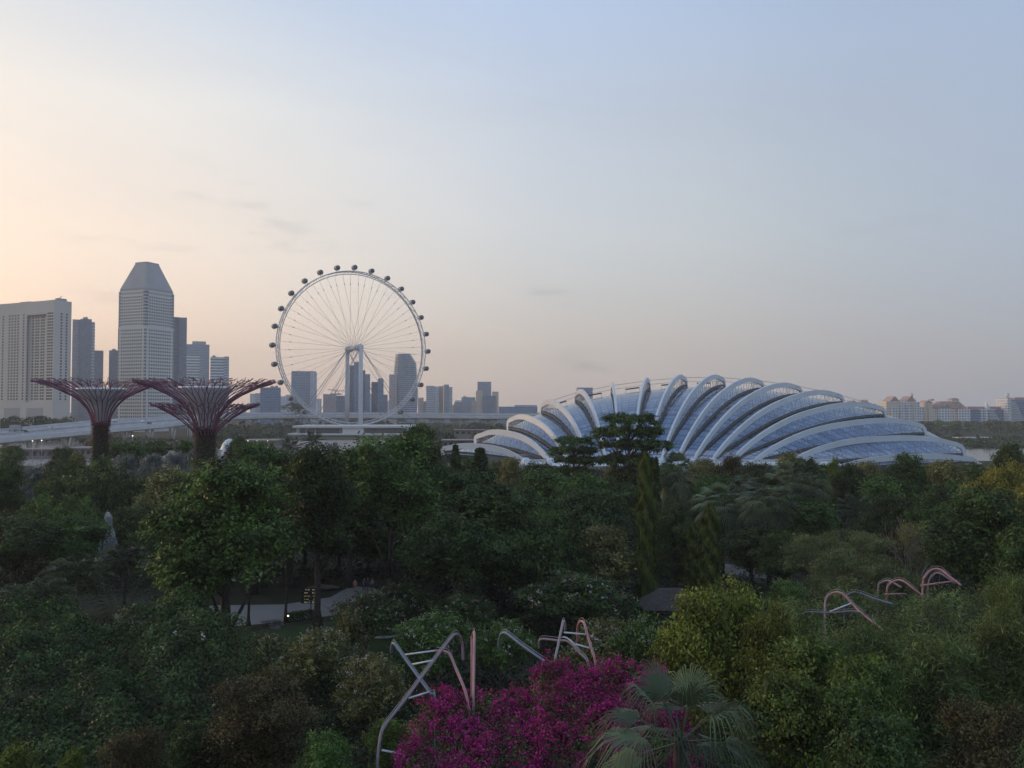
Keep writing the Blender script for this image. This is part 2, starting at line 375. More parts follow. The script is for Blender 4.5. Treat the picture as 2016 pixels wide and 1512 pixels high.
for k in range(len(RIBS)):
    f, e = feet[k], ends[k]
    dv = (e-f); dv.z = 0; dv.normalize(); side = Vector((-dv.y, dv.x, 0))
    ts = [i/44 for i in range(45)]
    pts = []
    for t_ in ts:
        p = shell_pt(k, t_); p.z += AMP[k]*rib_off(t_)
        if t_ > 0.9: p += dv*(2.2*math.sin((t_-0.9)/0.1*math.pi))
        pts.append(p)
    pts[0].z -= 0.5; pts[-1] = shell_pt(k, 1.0)+Vector((0,0,-0.4))
    # finer loop end
    ups = []
    for i in range(len(pts)):
        tg = (pts[min(i+1,len(pts)-1)]-pts[max(i-1,0)]).normalized(); ups.append(side.cross(tg) if side.cross(tg).length > 0 else Vector((0,0,1)))
    m = MB()
    hs = [1.75+0.5*math.sin(math.pi*min(1, t_)) for t_ in ts]
    kk = len(pts); vv = []
    for p, u, h, t_ in zip(pts, ups, hs, ts):
        w = 0.85
        for i, j in ((-1,-1),(1,-1),(1,1),(-1,1)): vv.append(p+side*(i*w/2)+u*(j*h/2))
    m.add(vv, [(i*4+j, i*4+(j+1)%4, (i+1)*4+(j+1)%4, (i+1)*4+j) for i in range(kk-1) for j in range(4)]+[(3,2,1,0), tuple(range((kk-1)*4, kk*4))])
    arch = m.build('arch', M['white'], dome)
    # struts between arch and shell
    m = MB()
    for i in range(6, 43, 3):
        a = pts[i]-ups[i]*1.2
        for o in (-0.035, 0.035):
            b = shell_pt(k, min(1.0, max(0.02, ts[i]+o))); m.tube([a, b], 0.09, 4, caps=False)
    for i in range(38, 44):
        m.tube([pts[i]-ups[i]*1.0, shell_pt(k, min(1.0, ts[i]-0.06))], 0.12, 4, caps=False)
    m.build('struts', M['cable'], arch)
    # bearing at the foot
    m = MB(); p0 = pts[0]
    m.lathe([(0.0,-0.2),(1.5,-0.1),(1.7,1.0),(1.5,2.0),(0.9,2.7),(0,2.9)], 12, c=(p0.x-dv.x*1.2, p0.y-dv.y*1.2-1.0, p0.z-0.6))
    m.obox((p0.x, p0.y-0.6, p0.z-1.5), side*1.3, dv*1.6, Vector((0,0,1.5)))
    m.build('bearing', M['white'], arch)
    # dark sawtooth gutter on the shell under the arch
    m = MB(); vv = []; ff = []
    nn = 84
    for i in range(nn):
        t0, t1 = 0.02+i*0.97/nn, 0.02+(i+1)*0.97/nn; tm = (t0+t1)/2
        a0, a1 = shell_pt(k, t0), shell_pt(k, t1)
        b0, b1 = shell_pt(k, t0), shell_pt(k, t1)
        a0 = a0+side*0.5+Vector((0,0,0.25)); a1 = a1+side*0.5+Vector((0,0,0.25))
        b0 = b0-side*0.5+Vector((0,0,0.25)); b1 = b1-side*0.5+Vector((0,0,0.25))
        pk = Vector((0,0,0.9))
        mid_a = a0.lerp(a1, 0.5)+pk; mid_b = b0.lerp(b1, 0.5)+pk
        b = len(vv); vv += [a0,a1,mid_a,b0,b1,mid_b]; ff += [(b,b+1,b+2),(b+3,b+5,b+4),(b,b+2,b+5,b+3),(b+2,b+1,b+4,b+5)]
    m.add(vv, ff); m.build('gutter', M['gutter'], dome)
# cables linking the arch tips, vents in the ridge
m = MB()
tips = []
for k in range(3, 13):
    p = shell_pt(k, 0.93); p.z += AMP[k]*rib_off(0.93)+0.8; tips.append(p)
m.tube(tips, 0.10, 4)
tips2 = [shell_pt(k, 0.95)+Vector((0,0,2.6)) for k in range(3, 13)]; m.tube(tips2, 0.08, 4)
m.build('cable', M['cable'], dome)
for k in (3.55, 4.55, 5.55, 6.5, 7.45):
    m = MB(); a = shell_pt(k-0.18, 1.0)+Vector((0,0,1.7)); b = shell_pt(k+0.18, 1.0)+Vector((0,0,1.7)); m.tube([a, b], 0.30, 6)
    m.tube([a, a-Vector((0,0,2))], 0.05, 4); m.tube([b, b-Vector((0,0,2))], 0.05, 4)
    m.build('ridge_vent', M['dark_steel'], dome)
# plinth and low front wall
m = MB()
for i in range(len(feet)-1):
    a, b = feet[i], feet[i+1]
    for (o0, o1, z0, z1) in ((-9,1.5,0.0,ZB-0.9),(-1.2,0.2,ZB-0.9,ZB+1.0)):
        m.add([(a.x,a.y+o0,z0),(b.x,b.y+o0,z0),(b.x,b.y+o1,z0),(a.x,a.y+o1,z0),(a.x,a.y+o0,z1),(b.x,b.y+o0,z1),(b.x,b.y+o1,z1),(a.x,a.y+o1,z1)],
              [(0,3,2,1),(4,5,6,7),(0,1,5,4),(1,2,6,5),(2,3,7,6),(3,0,4,7)])
m.build('plinth', M['pale_concrete'], dome)
m = MB()
for i in range(len(feet)-1):
    a, b = feet[i], feet[i+1]
    m.add([(a.x,a.y-9.5,ZB-0.9),(b.x,b.y-9.5,ZB-0.9),(b.x,b.y-2,ZB-0.1),(a.x,a.y-2,ZB-0.1),(a.x,a.y-9.5,ZB-0.6),(b.x,b.y-9.5,ZB-0.6),(b.x,b.y-2,ZB+0.3),(a.x,a.y-2,ZB+0.3)],
          [(0,3,2,1),(4,5,6,7),(0,1,5,4),(1,2,6,5),(2,3,7,6),(3,0,4,7)])
m.build('entrance_canopy', M['white'], dome)

# ------------------------------------------------------------------ observation wheel
WD = 800.0; hub = at(697, 686, WD); WR = 75.0; TH = R(31.5)
ux = Vector((math.cos(TH), math.sin(TH), 0)); ax = Vector((math.sin(TH), -math.cos(TH), 0)); uz = Vector((0,0,1))
wheel = thing('ferris_wheel', 'giant white observation wheel with round glass capsules above the skyline', 'ferris wheel', (hub.x, hub.y, 0))
H0 = Vector((0,0,hub.z))
def wp(a, r, o=0.0): return H0+ux*(r*math.cos(a))+uz*(r*math.sin(a))+ax*o
NSEG = 112
m = MB()
for o in (-3.6, 3.6):
    m.tube([wp(2*math.pi*i/NSEG, WR, o) for i in range(NSEG+1)], 0.46, 8, caps=False)
m.tube([wp(2*math.pi*i/NSEG, WR-2.6, 0) for i in range(NSEG+1)], 0.42, 6, caps=False)
for i in range(NSEG):
    a, b = 2*math.pi*i/NSEG, 2*math.pi*(i+1)/NSEG
    m.tube([wp(a, WR, -3.6), wp(a, WR, 3.6)], 0.30, 4, caps=False)
    s_ = 1 if i % 2 else -1
    m.tube([wp(a, WR, -3.6*s_), wp(b, WR, 3.6*s_)], 0.22, 4, caps=False)
    m.tube([wp(a, WR, -3.6*s_), wp(b, WR-2.6, 0)], 0.2, 4, caps=False)
m.build('rim', M['flyer'], wheel)
m = MB()
for i in range(56):
    a = 2*math.pi*(i+0.5)/56
    o = 9.5 if i % 2 else -9.5
    ha = a+(0.10 if (i//2) % 2 else -0.10)
    m.tube([wp(a, WR-2.6, 0), wp(ha, 2.2, o)], 0.14, 3, caps=False)
    q = wp(a, WR-2.6, 0).lerp(wp(ha, 2.2, o), 0.12); q2 = wp(a, WR-2.6, 0).lerp(wp(ha, 2.2, o), 0.15)
    m.tube([q, q2], 0.34, 4)
m.build('spoke_cables', M['cable'], wheel)
m = MB()
m.tube([H0+ax*-16, H0+ax*16], 2.1, 14)
for o in (-16, -10, 10, 16): m.tube([H0+ax*(o-1.3), H0+ax*(o+1.3)], 3.2, 14)
m.build('hub', M['flyer'], wheel)
for o in (-18.5, 18.5):
    m = MB(); b = H0+ax*o; m.tube([Vector((b.x, b.y, 0)), Vector((b.x, b.y, 45)), b+Vector((0,0,2))], [2.2, 2.1, 1.8], 14)
    m.build('support_column', M['flyer'], wheel)
m = MB()
for o in (-18.5, 18.5):
    b = H0+ax*o
    for sgn in (-1, 1):
        for e in (46, 52):
            q = Vector((b.x, b.y, 0))+ux*(sgn*e)+ax*(o*0.5); m.tube([b, Vector((q.x, q.y, 8))], 0.28, 4)
m.build('stay_cables', M['cable'], wheel)
# capsules: one built, copied round
def capsule_mesh():
    m = MB(); n = 14
    prof = [(0.5,-4.0),(1.5,-3.8),(2.0,-3.2),(2.15,-2.4),(2.15,2.4),(2.0,3.2),(1.5,3.8),(0.5,4.0)]
    vs = []
    for r, o in prof:
        for j in range(n):
            w = 2*math.pi*j/n; vs.append(ax*o+ux*(r*math.cos(w))+uz*(r*math.sin(w)))
    m.add(vs, [(i*n+j, i*n+(j+1)%n, (i+1)*n+(j+1)%n, (i+1)*n+j) for i in range(len(prof)-1) for j in range(n)]+[tuple(range(n)), tuple(range((len(prof)-1)*n, len(prof)*n))], 0, True)
    return m.mesh('capsule', M['capsule_glass'])
def ring_mesh():
    m = MB()
    for o in (-2.0, 2.0):
        m.tube([ax*o+ux*(2.3*math.cos(w))+uz*(2.3*math.sin(w)) for w in [2*math.pi*j/16 for j in range(17)]], 0.26, 5, caps=False)
    m.add([ax*p_+ux*(2.23*math.cos(w))+uz*(2.23*math.sin(w)) for p_ in (-3,3) for w in [-2.3,-1.95,-1.57,-1.2,-0.85]], [(i,i+1,i+6,i+5) for i in range(4)])
    return m.mesh('mount_ring', M['flyer'])
cme, rme = capsule_mesh(), ring_mesh()
for i in range(28):
    a = math.pi/2+2*math.pi*i/28
    c = wp(a, WR+4.2, 0)
    o = link_obj('capsule', cme, wheel); o.location = c
    r_ = link_obj('mount_ring', rme, o)
    inn = wp(a, WR+0.4, 0)-c
    for q in (-2.0, 2.0): mm = MB(); mm.tube([inn+ax*q*1.6, ax*q+(inn*0.45)], 0.3, 4); mm.build('bracket', M['flyer'], o)
# terminal under the wheel
term = thing('terminal_building', 'low pale terminal with stacked flat roofs at the foot of the wheel', 'building', (at(690,860,742).x, 742, 0))
def slab(par, px0, px1, y0, y1, d, dep, mat, name):
    a, b = at(px0, y1, d), at(px1, y0, d); m = MB(); X, Y = par.location.x, par.location.y
    m.box(a.x-X, b.x-X, d-Y, d+dep-Y, a.z, b.z); return m.build(name, mat, par)
slab(term, 576, 806, 838, 842, 742, 50, M['roofslab'], 'roof')
slab(term, 584, 672, 842, 854, 746, 40, M['concrete'], 'wall')
slab(term, 674, 716, 842, 854, 744, 42, M['roofslab'], 'wall')
slab(term, 717, 800, 842, 854, 747, 40, M['concrete'], 'wall')
slab(term, 566, 815, 853.5, 857, 736, 60, M['roofslab'], 'roof')
slab(term, 572, 812, 857, 868, 741, 50, M['concrete'], 'wall')
slab(term, 572, 860, 866, 869, 728, 60, M['roofslab'], 'roof')
slab(term, 580, 858, 869, 884, 735, 40, M['concrete'], 'wall')
for px0, px1, y0, y1 in [(590,600,844,853),(606,618,844,853),(622,668,844,853),(720,796,844,853),(580,640,859,866),(650,720,859,866),(730,800,859,866),(600,700,871,880),(710,850,871,880)]:
    slab(term, px0, px1, y0, y1, 733 if y0 > 868 else (740.5 if y0 > 855 else 743.5), 3, M['dark_window'], 'window')
# ------------------------------------------------------------------ city
FC = {}  # facade tones lightened: distance haze and sky reflection put into wall and glass colours
def fc(key, *a, **k):
    if key not in FC: FC[key] = facade('facade_'+key, *a, **k)
    return FC[key]
fc('cream_grid', (0.540,0.499,0.459), (0.138,0.150,0.162), 3.4, 3.0, 0.5, 0.55)
fc('grey_grid', (0.351,0.369,0.386), (0.268,0.299,0.343), 3.6, 2.2, 0.55, 0.8)
fc('slate_grid', (0.229,0.255,0.290), (0.211,0.255,0.313), 3.6, 2.6, 0.6, 0.75)
fc('dark_glass', (0.176,0.194,0.220), (0.135,0.164,0.211), 3.8, 1.8, 0.75, 0.85, rough=0.15)
fc('blue_glass', (0.246,0.299,0.369), (0.179,0.268,0.389), 3.6, 3.4, 0.62, 0.85, rough=0.15)
fc('white_band', (0.743,0.743,0.729), (0.230,0.264,0.299), 3.9, 3.0, 0.48, 1.0, band=True)
fc('pale_band', (0.567,0.581,0.608), (0.275,0.321,0.379), 3.6, 3.0, 0.5, 1.0, band=True)
fc('slate_band', (0.351,0.377,0.412), (0.255,0.299,0.358), 3.8, 3.0, 0.5, 1.0, band=True)
fc('pale_flat', (0.608,0.621,0.648), (0.367,0.413,0.459), 3.2, 4.5, 0.5, 0.5)
fc('pink_grid', (0.540,0.446,0.419), (0.321,0.321,0.345), 3.2, 3.2, 0.45, 0.5)
fc('peach_grid', (0.675,0.540,0.419), (0.367,0.345,0.345), 3.2, 3.6, 0.4, 0.35)
fc('condo_white', (0.720,0.720,0.708), (0.204,0.265,0.326), 3.3, 3.6, 0.55, 0.62)
fc('condo_cream', (0.696,0.624,0.516), (0.326,0.326,0.347), 3.3, 3.0, 0.5, 0.45)
fc('condo_blue', (0.240,0.300,0.372), (0.102,0.173,0.275), 3.3, 2.4, 0.7, 0.85, rough=0.15)
M['roof_pink'] = plain('roof_tile_pink', (0.40,0.28,0.25), 0.8)
M['cream_wall'] = plain('cream_wall', (0.60,0.55,0.49), 0.8, var=0.06, scale=0.03)
M['tower_wall'] = plain('tower_wall', (0.60,0.59,0.55), 0.75, var=0.07, scale=0.03)
M['tower_roof'] = plain('tower_roof', (0.36,0.355,0.35), 0.7, var=0.12, scale=0.04)
M['recess'] = plain('recess_wall', (0.40,0.385,0.37), 0.8, var=0.06)

def bld(name, label, px, d, cat='tower block', rz=None):
    if rz is None: rz = -math.atan((px-1008.0)/F) if px < 1200 else 0.0
    p = at(px, 806, d); return thing(name, label, cat, (p.x, d, 0), rz)
def blk(par, px0, px1, ytop, mat, dep=25, off=0.0, name='wall', ybase=None):
    """block of a building: between two picture columns at the building's distance, up to the height seen at ytop"""
    x0, x1 = face_x(par, px0, off), face_x(par, px1, off); rz = par.rotation_euler.z
    d = par.location.y+math.sin(rz)*(x0+x1)/2+math.cos(rz)*off; z1 = at((px0+px1)/2, ytop, d).z; z0 = 0.0
    if ybase is not None: z0 = max(0.0, at(px0, ybase, d).z)
    m = MB(); w = x1-x0; m.box(-w/2, w/2, 0, dep, 0, z1-z0)
    o = m.build(name, mat, par); o.location = ((x0+x1)/2, off, z0); return o
def face_x(par, px, off):
    c, s = math.cos(par.rotation_euler.z), math.sin(par.rotation_euler.z); q = at(px, 806, 1.0).x
    return (q*(par.location.y+c*off)-par.location.x+s*off)/(c-q*s)
def roofbits(par, px0, px1, ytop, n, seed, off=0.0):
    rr = random.Random(seed); x0, x1 = face_x(par, px0, off), face_x(par, px1, off); rz = par.rotation_euler.z; m = MB()
    a = at((px0+px1)/2, ytop, par.location.y+math.sin(rz)*(x0+x1)/2+math.cos(rz)*off)
    for i in range(n):
        x = rr.uniform(x0+1, x1-5); w = rr.uniform(2, 5); h = rr.uniform(1.2, 3.0); y = rr.uniform(2, 10)
        m.box(x, x+w, off+y, off+y+4, a.z-0.05, a.z+h)
    m.tube([((x0+x1)/2, off+6, a.z), ((x0+x1)/2, off+6, a.z+5)], 0.15, 4)
    m.build('roof_plant', M['recess'], par)
# --- far skyline, left to right
b = bld('stepped_tower', 'grey stepped tower with a lower right shoulder beside the cream hotel slab', 170, 960)
blk(b, 140, 158, 629, fc('grey_grid'), 30, 2); blk(b, 155.5, 178, 628, fc('slate_grid'), 34, -1); blk(b, 177.7, 184.5, 634, fc('pale_band'), 30, 0.5); blk(b, 182, 202, 690, fc('slate_grid'), 30, 1.2); roofbits(b, 158, 178, 628, 3, 1)
b = bld('slim_tower', 'slim dark tower peeping out left of the pyramid topped tower', 222, 1040)
blk(b, 213, 245, 690, fc('slate_grid'), 26); roofbits(b, 214, 228, 690, 2, 2)
b = bld('dark_tower', 'dark slate tower right behind the pyramid topped tower', 352, 1010)
blk(b, 330, 350, 624, fc('dark_glass'), 30); blk(b, 350, 366, 625, fc('slate_grid'), 28, 1.5)
m = MB()
b = bld('blue_grey_tower', 'blue grey tower with a small crown block on its roof', 390, 1230)
blk(b, 366, 411, 678, fc('slate_band'), 30); blk(b, 377, 404, 672, M['recess'], 16, 5, 'roof_block', 679)
b = bld('striped_block', 'short white striped block in front of the blue grey tower', 379, 1150)
blk(b, 363, 392, 698, fc('white_band'), 26); roofbits(b, 364, 391, 698, 2, 3)
b = bld('striped_tower', 'pale tower with horizontal white stripes and a roof mast', 431, 1120)
blk(b, 413, 440, 703, fc('white_band'), 20); blk(b, 440, 450, 702, fc('pale_band'), 24, 1.2); roofbits(b, 414, 440, 703, 2, 4)
b = bld('pale_block', 'small pale block left of the dark square office slab', 502, 1500); blk(b, 492, 502, 775, fc('pale_flat'), 20); blk(b, 502, 513, 774, fc('pale_band'), 20, 2)
b = bld('office_slab', 'dark square office slab right of the supertree tip', 532, 1180); blk(b, 512, 552.5, 763, fc('blue_glass'), 30); roofbits(b, 514, 550, 763, 3, 5)
b = bld('pale_block', 'pale low apartment block between two dark slabs left of the wheel rim', 562, 1550); blk(b, 551, 562, 780, fc('pale_flat'), 20); blk(b, 562, 573, 777, fc('pale_flat'), 20, 1.5)
b = bld('office_slab', 'tall grey banded office slab seen through the left of the wheel', 598, 1220); blk(b, 573, 612, 732, fc('slate_band'), 34); blk(b, 610.5, 623.5, 733, fc('pale_flat'), 38, -1.5); blk(b, 574, 622, 730.5, M['recess'], 20, 6, 'roof_block', 733)
b = bld('pale_block', 'pale narrow block right of the grey banded office slab', 628, 1600); blk(b, 624, 633, 785, fc('pale_flat'), 18)
b = bld('unfinished_block', 'pinkish block under construction with tower cranes on its roof', 658, 1260)
blk(b, 636, 662, 776, fc('pink_grid'), 30); blk(b, 661, 681, 779, fc('slate_grid'), 30, 0.8); blk(b, 650, 672, 774.5, M['recess'], 14, 6, 'roof_block', 777)
for px, yt, ln in ((657, 767, -8), (664, 769, 9)):
    c0 = at(px, 776, 1262); c1 = at(px, yt, 1262); cr = thing('tower_crane', 'thin tower crane with %s jib on the unfinished block' % ('left pointing' if ln < 0 else 'right pointing'), 'crane', (c0.x, c0.y+8, c0.z-1))
    m = MB(); h = c1.z-c0.z+1; m.tube([(0,0,0),(0,0,h)], 0.5, 4); m.build('mast', M['recess'], cr)
    m = MB(); m.tube([(-ln*0.4,0,h-0.5),(ln*1.4,0,h-0.2)], 0.45, 4); m.tube([(0,0,h+1.5),(ln*1.3,0,h-0.1)], 0.15, 4); m.box(-ln*0.4-0.8,-ln*0.4+0.8,-0.6,0.6,h-1.8,h-0.4); m.build('jib', M['recess'], cr)
b = bld('twin_tower', 'dark blue stepped tower behind the wheel support columns', 706, 1300)
blk(b, 687.5, 698, 719, fc('dark_glass'), 26, 1); blk(b, 696, 713, 714, fc('blue_glass'), 32, -1.2); blk(b, 712.5, 718.5, 729, fc('dark_glass'), 28, 0.6); blk(b, 716.5, 728.5, 736.5, fc('blue_glass'), 28, 2); blk(b, 699, 710, 712, M['recess'], 12, 5, 'roof_block', 715)
b = bld('dark_tower', 'dark stepped apartment tower left of the curved striped tower', 746, 1320)
blk(b, 731, 745, 752, fc('dark_glass'), 26); blk(b, 743.5, 755, 746, fc('blue_glass'), 30, -1); blk(b, 753.5, 763, 777, fc('slate_grid'), 26, 1); blk(b, 746, 752, 744.5, M['recess'], 8, 4, 'roof_block', 747)
b = bld('pale_block', 'thin pale block between the two dark towers inside the wheel', 729, 1650); blk(b, 727, 733, 777, fc('pale_flat'), 16)
# curved tower with balcony stripes
b = bld('curved_tower', 'curved tower of stacked white balcony bands behind the right of the wheel', 798, 1180, 'apartment tower')
zb, zt = 0.0, at(798, 700, 1180).z; nf = 36; sc = 1180/F
core = MB(); band = MB()
for i in range(nf):
    f = i/(nf-1); y_ = 806-(zt*f-24)/sc
    l_ = 776+2.5*math.sin(f*6.3+0.5); r_ = 821+3*math.sin(f*4.4-0.4)-(0 if f < 0.88 else 9*(f-0.88)/0.12)
    z = zb+zt*f; x0 = (l_-798)*sc; x1 = (r_-798)*sc; n = 14
    poly = [((x0+x1)/2+(x1-x0)/2*math.cos(w), 14+14*math.sin(w)) for w in [2*math.pi*j/n for j in range(n)]]
    inner = [((x0+x1)/2+(p[0]-(x0+x1)/2)*0.93, 14+(p[1]-14)*0.93) for p in poly]
    core.prism(inner, z, z+zt/(nf-1)); band.prism(poly, z+zt/(nf-1)*0.62, z+zt/(nf-1)*0.98)
core.build('glazing', FC['blue_glass'], b); band.build('balcony_bands', M['flyer'], b)
blk(b, 781, 809, 696.5, fc('pale_flat'), 14, 6, 'roof_block', 702)
blk(b, 766, 782, 737, fc('pink_grid'), 24, 3, 'wing')
b = bld('pink_block', 'low pinkish block right of the curved striped tower', 832, 1500); blk(b, 823, 834, 783, fc('pink_grid'), 20); blk(b, 834, 846, 790, fc('pale_band'), 20, 2)
b = bld('apartment_tower', 'grey apartment tower, left one of the trio right of the wheel', 850, 1480); blk(b, 839, 856, 759.5, fc('pale_band'), 20); blk(b, 854, 864, 761, fc('pale_flat'), 20, 1.2)
b = bld('apartment_tower', 'narrow peach apartment tower in the middle of the trio right of the wheel', 868, 1490); blk(b, 863.5, 873, 760, fc('peach_grid'), 18)
b = bld('apartment_tower', 'blue grey apartment tower, right one of the trio right of the wheel', 882, 1470); blk(b, 873.5, 884, 757, fc('slate_band'), 20); blk(b, 884, 890.5, 762, fc('pale_band'), 20, 1)
b = bld('low_block', 'low grey flats left of the stepped office block', 906, 1560); blk(b, 889, 908, 797, fc('peach_grid'), 16, 2); blk(b, 894, 910, 792, fc('slate_band'), 20, 0); blk(b, 908.5, 936, 782, fc('slate_band'), 22, -1.5); roofbits(b, 910, 934, 782, 2, 8)
b = bld('stepped_office', 'stepped office block with yellowish side towers left of the dome', 960, 1420)
blk(b, 940, 967, 751.5, fc('slate_band'), 20, 6); blk(b, 937, 951, 769, fc('peach_grid'), 18, 2); blk(b, 969, 981.5, 771, fc('peach_grid'), 18, 2.4); blk(b, 949.5, 976, 779, fc('slate_grid'), 22, -1); blk(b, 928, 938, 789, fc('pink_grid'), 16, 3)
b = bld('long_office', 'long low blue glazed office behind the left end of the dome', 1020, 1350); blk(b, 982, 1058, 800.5, fc('blue_glass'), 30); blk(b, 1013, 1057, 797.5, fc('pale_band'), 20, 4, 'roof_block', 801)
b = bld('square_tower', 'square grey blue tower rising behind the ridge of the dome', 1151, 1400); blk(b, 1136, 1167, 763, fc('blue_glass'), 24); blk(b, 1135, 1139, 765, fc('pale_flat'), 20, -0.8)
# --- more very distant low blocks that fill the skyline
rr = random.Random(5)
for px, w, yt, lab in [(645,14,796,'hazy low block under the unfinished block'),(765,10,790,'hazy low block under the curved tower wing'),(902,12,788,'hazy low flats far right of the wheel'),(470,30,800,'hazy long roofline between the supertree and the striped tower'),(1085,30,803,'hazy low roofs behind the left arches of the dome')]:
    b = bld('far_block', lab, px, 2100+rr.uniform(-80,80)); blk(b, px-w/2, px+w/2, yt, fc('pale_flat'), 30)
# --- shore condominiums on the right
def gable(par, px0, px1, ye, yp, dep=20, off=0.0, name='roof'):
    d = par.location.y+off; a, b = at(px0, ye, d), at(px1, ye, d); p = at((px0+px1)/2, yp, d); X = par.location.x; m = MB()
    x0, x1, xm = a.x-X, b.x-X, p.x-X
    m.add([(x0,off,a.z),(x1,off,a.z),(xm,off,p.z),(x0,off+dep,a.z),(x1,off+dep,a.z),(xm,off+dep,p.z)], [(0,1,2),(5,4,3),(0,2,5,3),(1,4,5,2),(0,3,4,1)])
    m.build(name, M['roof_pink'], par)
b = bld('condominium', 'white condominium with two peaked pink roofs just right of the dome', 1778, 1050, 'apartment block')
blk(b, 1745, 1773, 790, fc('condo_cream'), 24, 2); blk(b, 1756, 1768, 803, fc('condo_white'), 24, -1.5); blk(b, 1773, 1786, 792, fc('condo_white'), 22, 0); blk(b, 1784, 1800, 790.5, fc('condo_cream'), 24, 1.5); blk(b, 1786, 1795, 797, fc('condo_white'), 20, -2); blk(b, 1799, 1811, 791.5, fc('condo_white'), 22, 0.6); blk(b, 1810, 1819, 801, fc('condo_white'), 18, 2.6)
gable(b, 1752, 1772, 790, 780, 22, 2.1); gable(b, 1784, 1805, 790.5, 779.5, 22, 1.2)
m = MB(); p = at(1796.5, 778.5, 1058); m.tube([(p.x-b.location.x, 10, p.z-3), (p.x-b.location.x, 10, p.z+3)], 1.5, 8); m.build('finial', M['cream_wall'], b)
b = bld('condominium', 'broad white condominium under a long pink mansard roof', 1865, 1060, 'apartment block')
blk(b, 1821, 1836, 793, fc('peach_grid'), 24, 4); blk(b, 1829, 1850, 804.5, fc('condo_cream'), 24, 2.5); blk(b, 1848, 1870, 803.5, fc('condo_white'), 26, 0); blk(b, 1870, 1887, 805, fc('condo_cream'), 24, 2); blk(b, 1886, 1910, 805, fc('condo_white'), 26, -0.8)
d = 1066; a0, a1, a2, a3 = at(1842, 804, d), at(1903, 804, d), at(1890, 790, d), at(1856, 790, d); X = b.location.x; m = MB()
m.add([(a0.x-X,4,a0.z),(a1.x-X,4,a1.z),(a2.x-X,9,a2.z),(a3.x-X,9,a3.z),(a0.x-X,28,a0.z),(a1.x-X,28,a1.z),(a2.x-X,22,a2.z),(a3.x-X,22,a3.z)], [(0,1,2,3),(5,4,7,6),(3,2,6,7),(0,3,7,4),(1,5,6,2),(0,4,5,1)]); m.build('mansard_roof', M['roof_pink'], b)
blk(b, 1874, 1888, 786.5, fc('condo_cream'), 10, 7, 'roof_block', 792); gable(b, 1872, 1890, 786.5, 783.5, 12, 6.8); gable(b, 1821, 1838, 793, 788, 20, 4.2); gable(b, 1832, 1841, 788.5, 785, 10, 8)
gable(b, 1846, 1858, 803.8, 796, 14, -0.2); gable(b, 1884, 1896, 805, 795, 14, -1.0); gable(b, 1858, 1872, 803, 794, 14, 0.2)
b = bld('glass_condominium', 'blue glass condominium with a white triangular spire by the shore', 1945, 1080, 'apartment block')
blk(b, 1909, 1930, 806.5, fc('condo_blue'), 24, 0); blk(b, 1928, 1940, 805.5, fc('condo_white'), 22, 0.8); blk(b, 1938.5, 1946, 805, fc('condo_white'), 26, -2); blk(b, 1945, 1978, 806.5, fc('condo_blue'), 24, -0.6); blk(b, 1977, 1986, 806, fc('condo_white'), 22, 0.9); blk(b, 1906, 1984, 800.5, M['roof_pink'], 14, 6, 'roof_block', 806)
d = 1080; a, c_, e_ = at(1942.5, 806.3, d), at(1952, 801.5, d), at(1944, 790, d); X = b.location.x; m = MB()
m.add([(a.x-X,0,a.z-3),(c_.x-X,0,a.z-3),(e_.x-X,2,e_.z),(a.x-X,8,a.z-3),(c_.x-X,8,a.z-3),(e_.x-X,5,e_.z)], [(0,1,2),(5,4,3),(0,2,5,3),(1,4,5,2),(0,3,4,1)]); m.build('spire', M['white'], b)
z0 = at(1950, 835, 1080).z
m = MB()                                                # white balcony bands stepping across the glass
for i in range(10):
    y_ = 809+i*2.9; l_, r_ = at(1947, y_, 1079), at(1956+i*2.0, y_, 1079); m.box(l_.x-X, r_.x-X, -2.2, -0.6, l_.z-1.0, l_.z)
m.build('balcony_bands', M['white'], b)
b = bld('glass_condominium', 'tallest blue glass condominium with a round white turret by the picture edge', 2005, 1070, 'apartment block')
blk(b, 1984, 1992, 784, fc('condo_white'), 26, 0); blk(b, 1990, 2030, 788, fc('condo_blue'), 26, 1); blk(b, 1998, 2030, 782.5, M['roof_pink'], 16, 6, 'roof_block', 788.5); X = b.location.x
m = MB(); p = at(1987.5, 774, 1070); q = at(1987.5, 786, 1070); m.tube([(p.x-X, 5, q.z), (p.x-X, 5, p.z)], 2.4, 12); m.build('turret', M['white'], b)
m = MB()
for i in range(14):
    y_ = 790+i*3.3; l_, r_ = at(1991.5, y_, 1069), at(2000+i*1.5, y_, 1069); m.box(l_.x-X, r_.x-X, -0.8, 1.0, l_.z-1.1, l_.z)
m.build('balcony_bands', M['white'], b)
b = bld('condominium', 'cream block with a pink roof showing behind the right arches of the dome', 1690, 1120, 'apartment block')
blk(b, 1655, 1725, 795, fc('condo_cream'), 24); gable(b, 1672, 1690, 793, 788, 16, 0.5); gable(b, 1692, 1718, 795, 790, 16, 0.5); blk(b, 1696, 1709, 787, fc('peach_grid'), 10, 4, 'roof_block', 795)

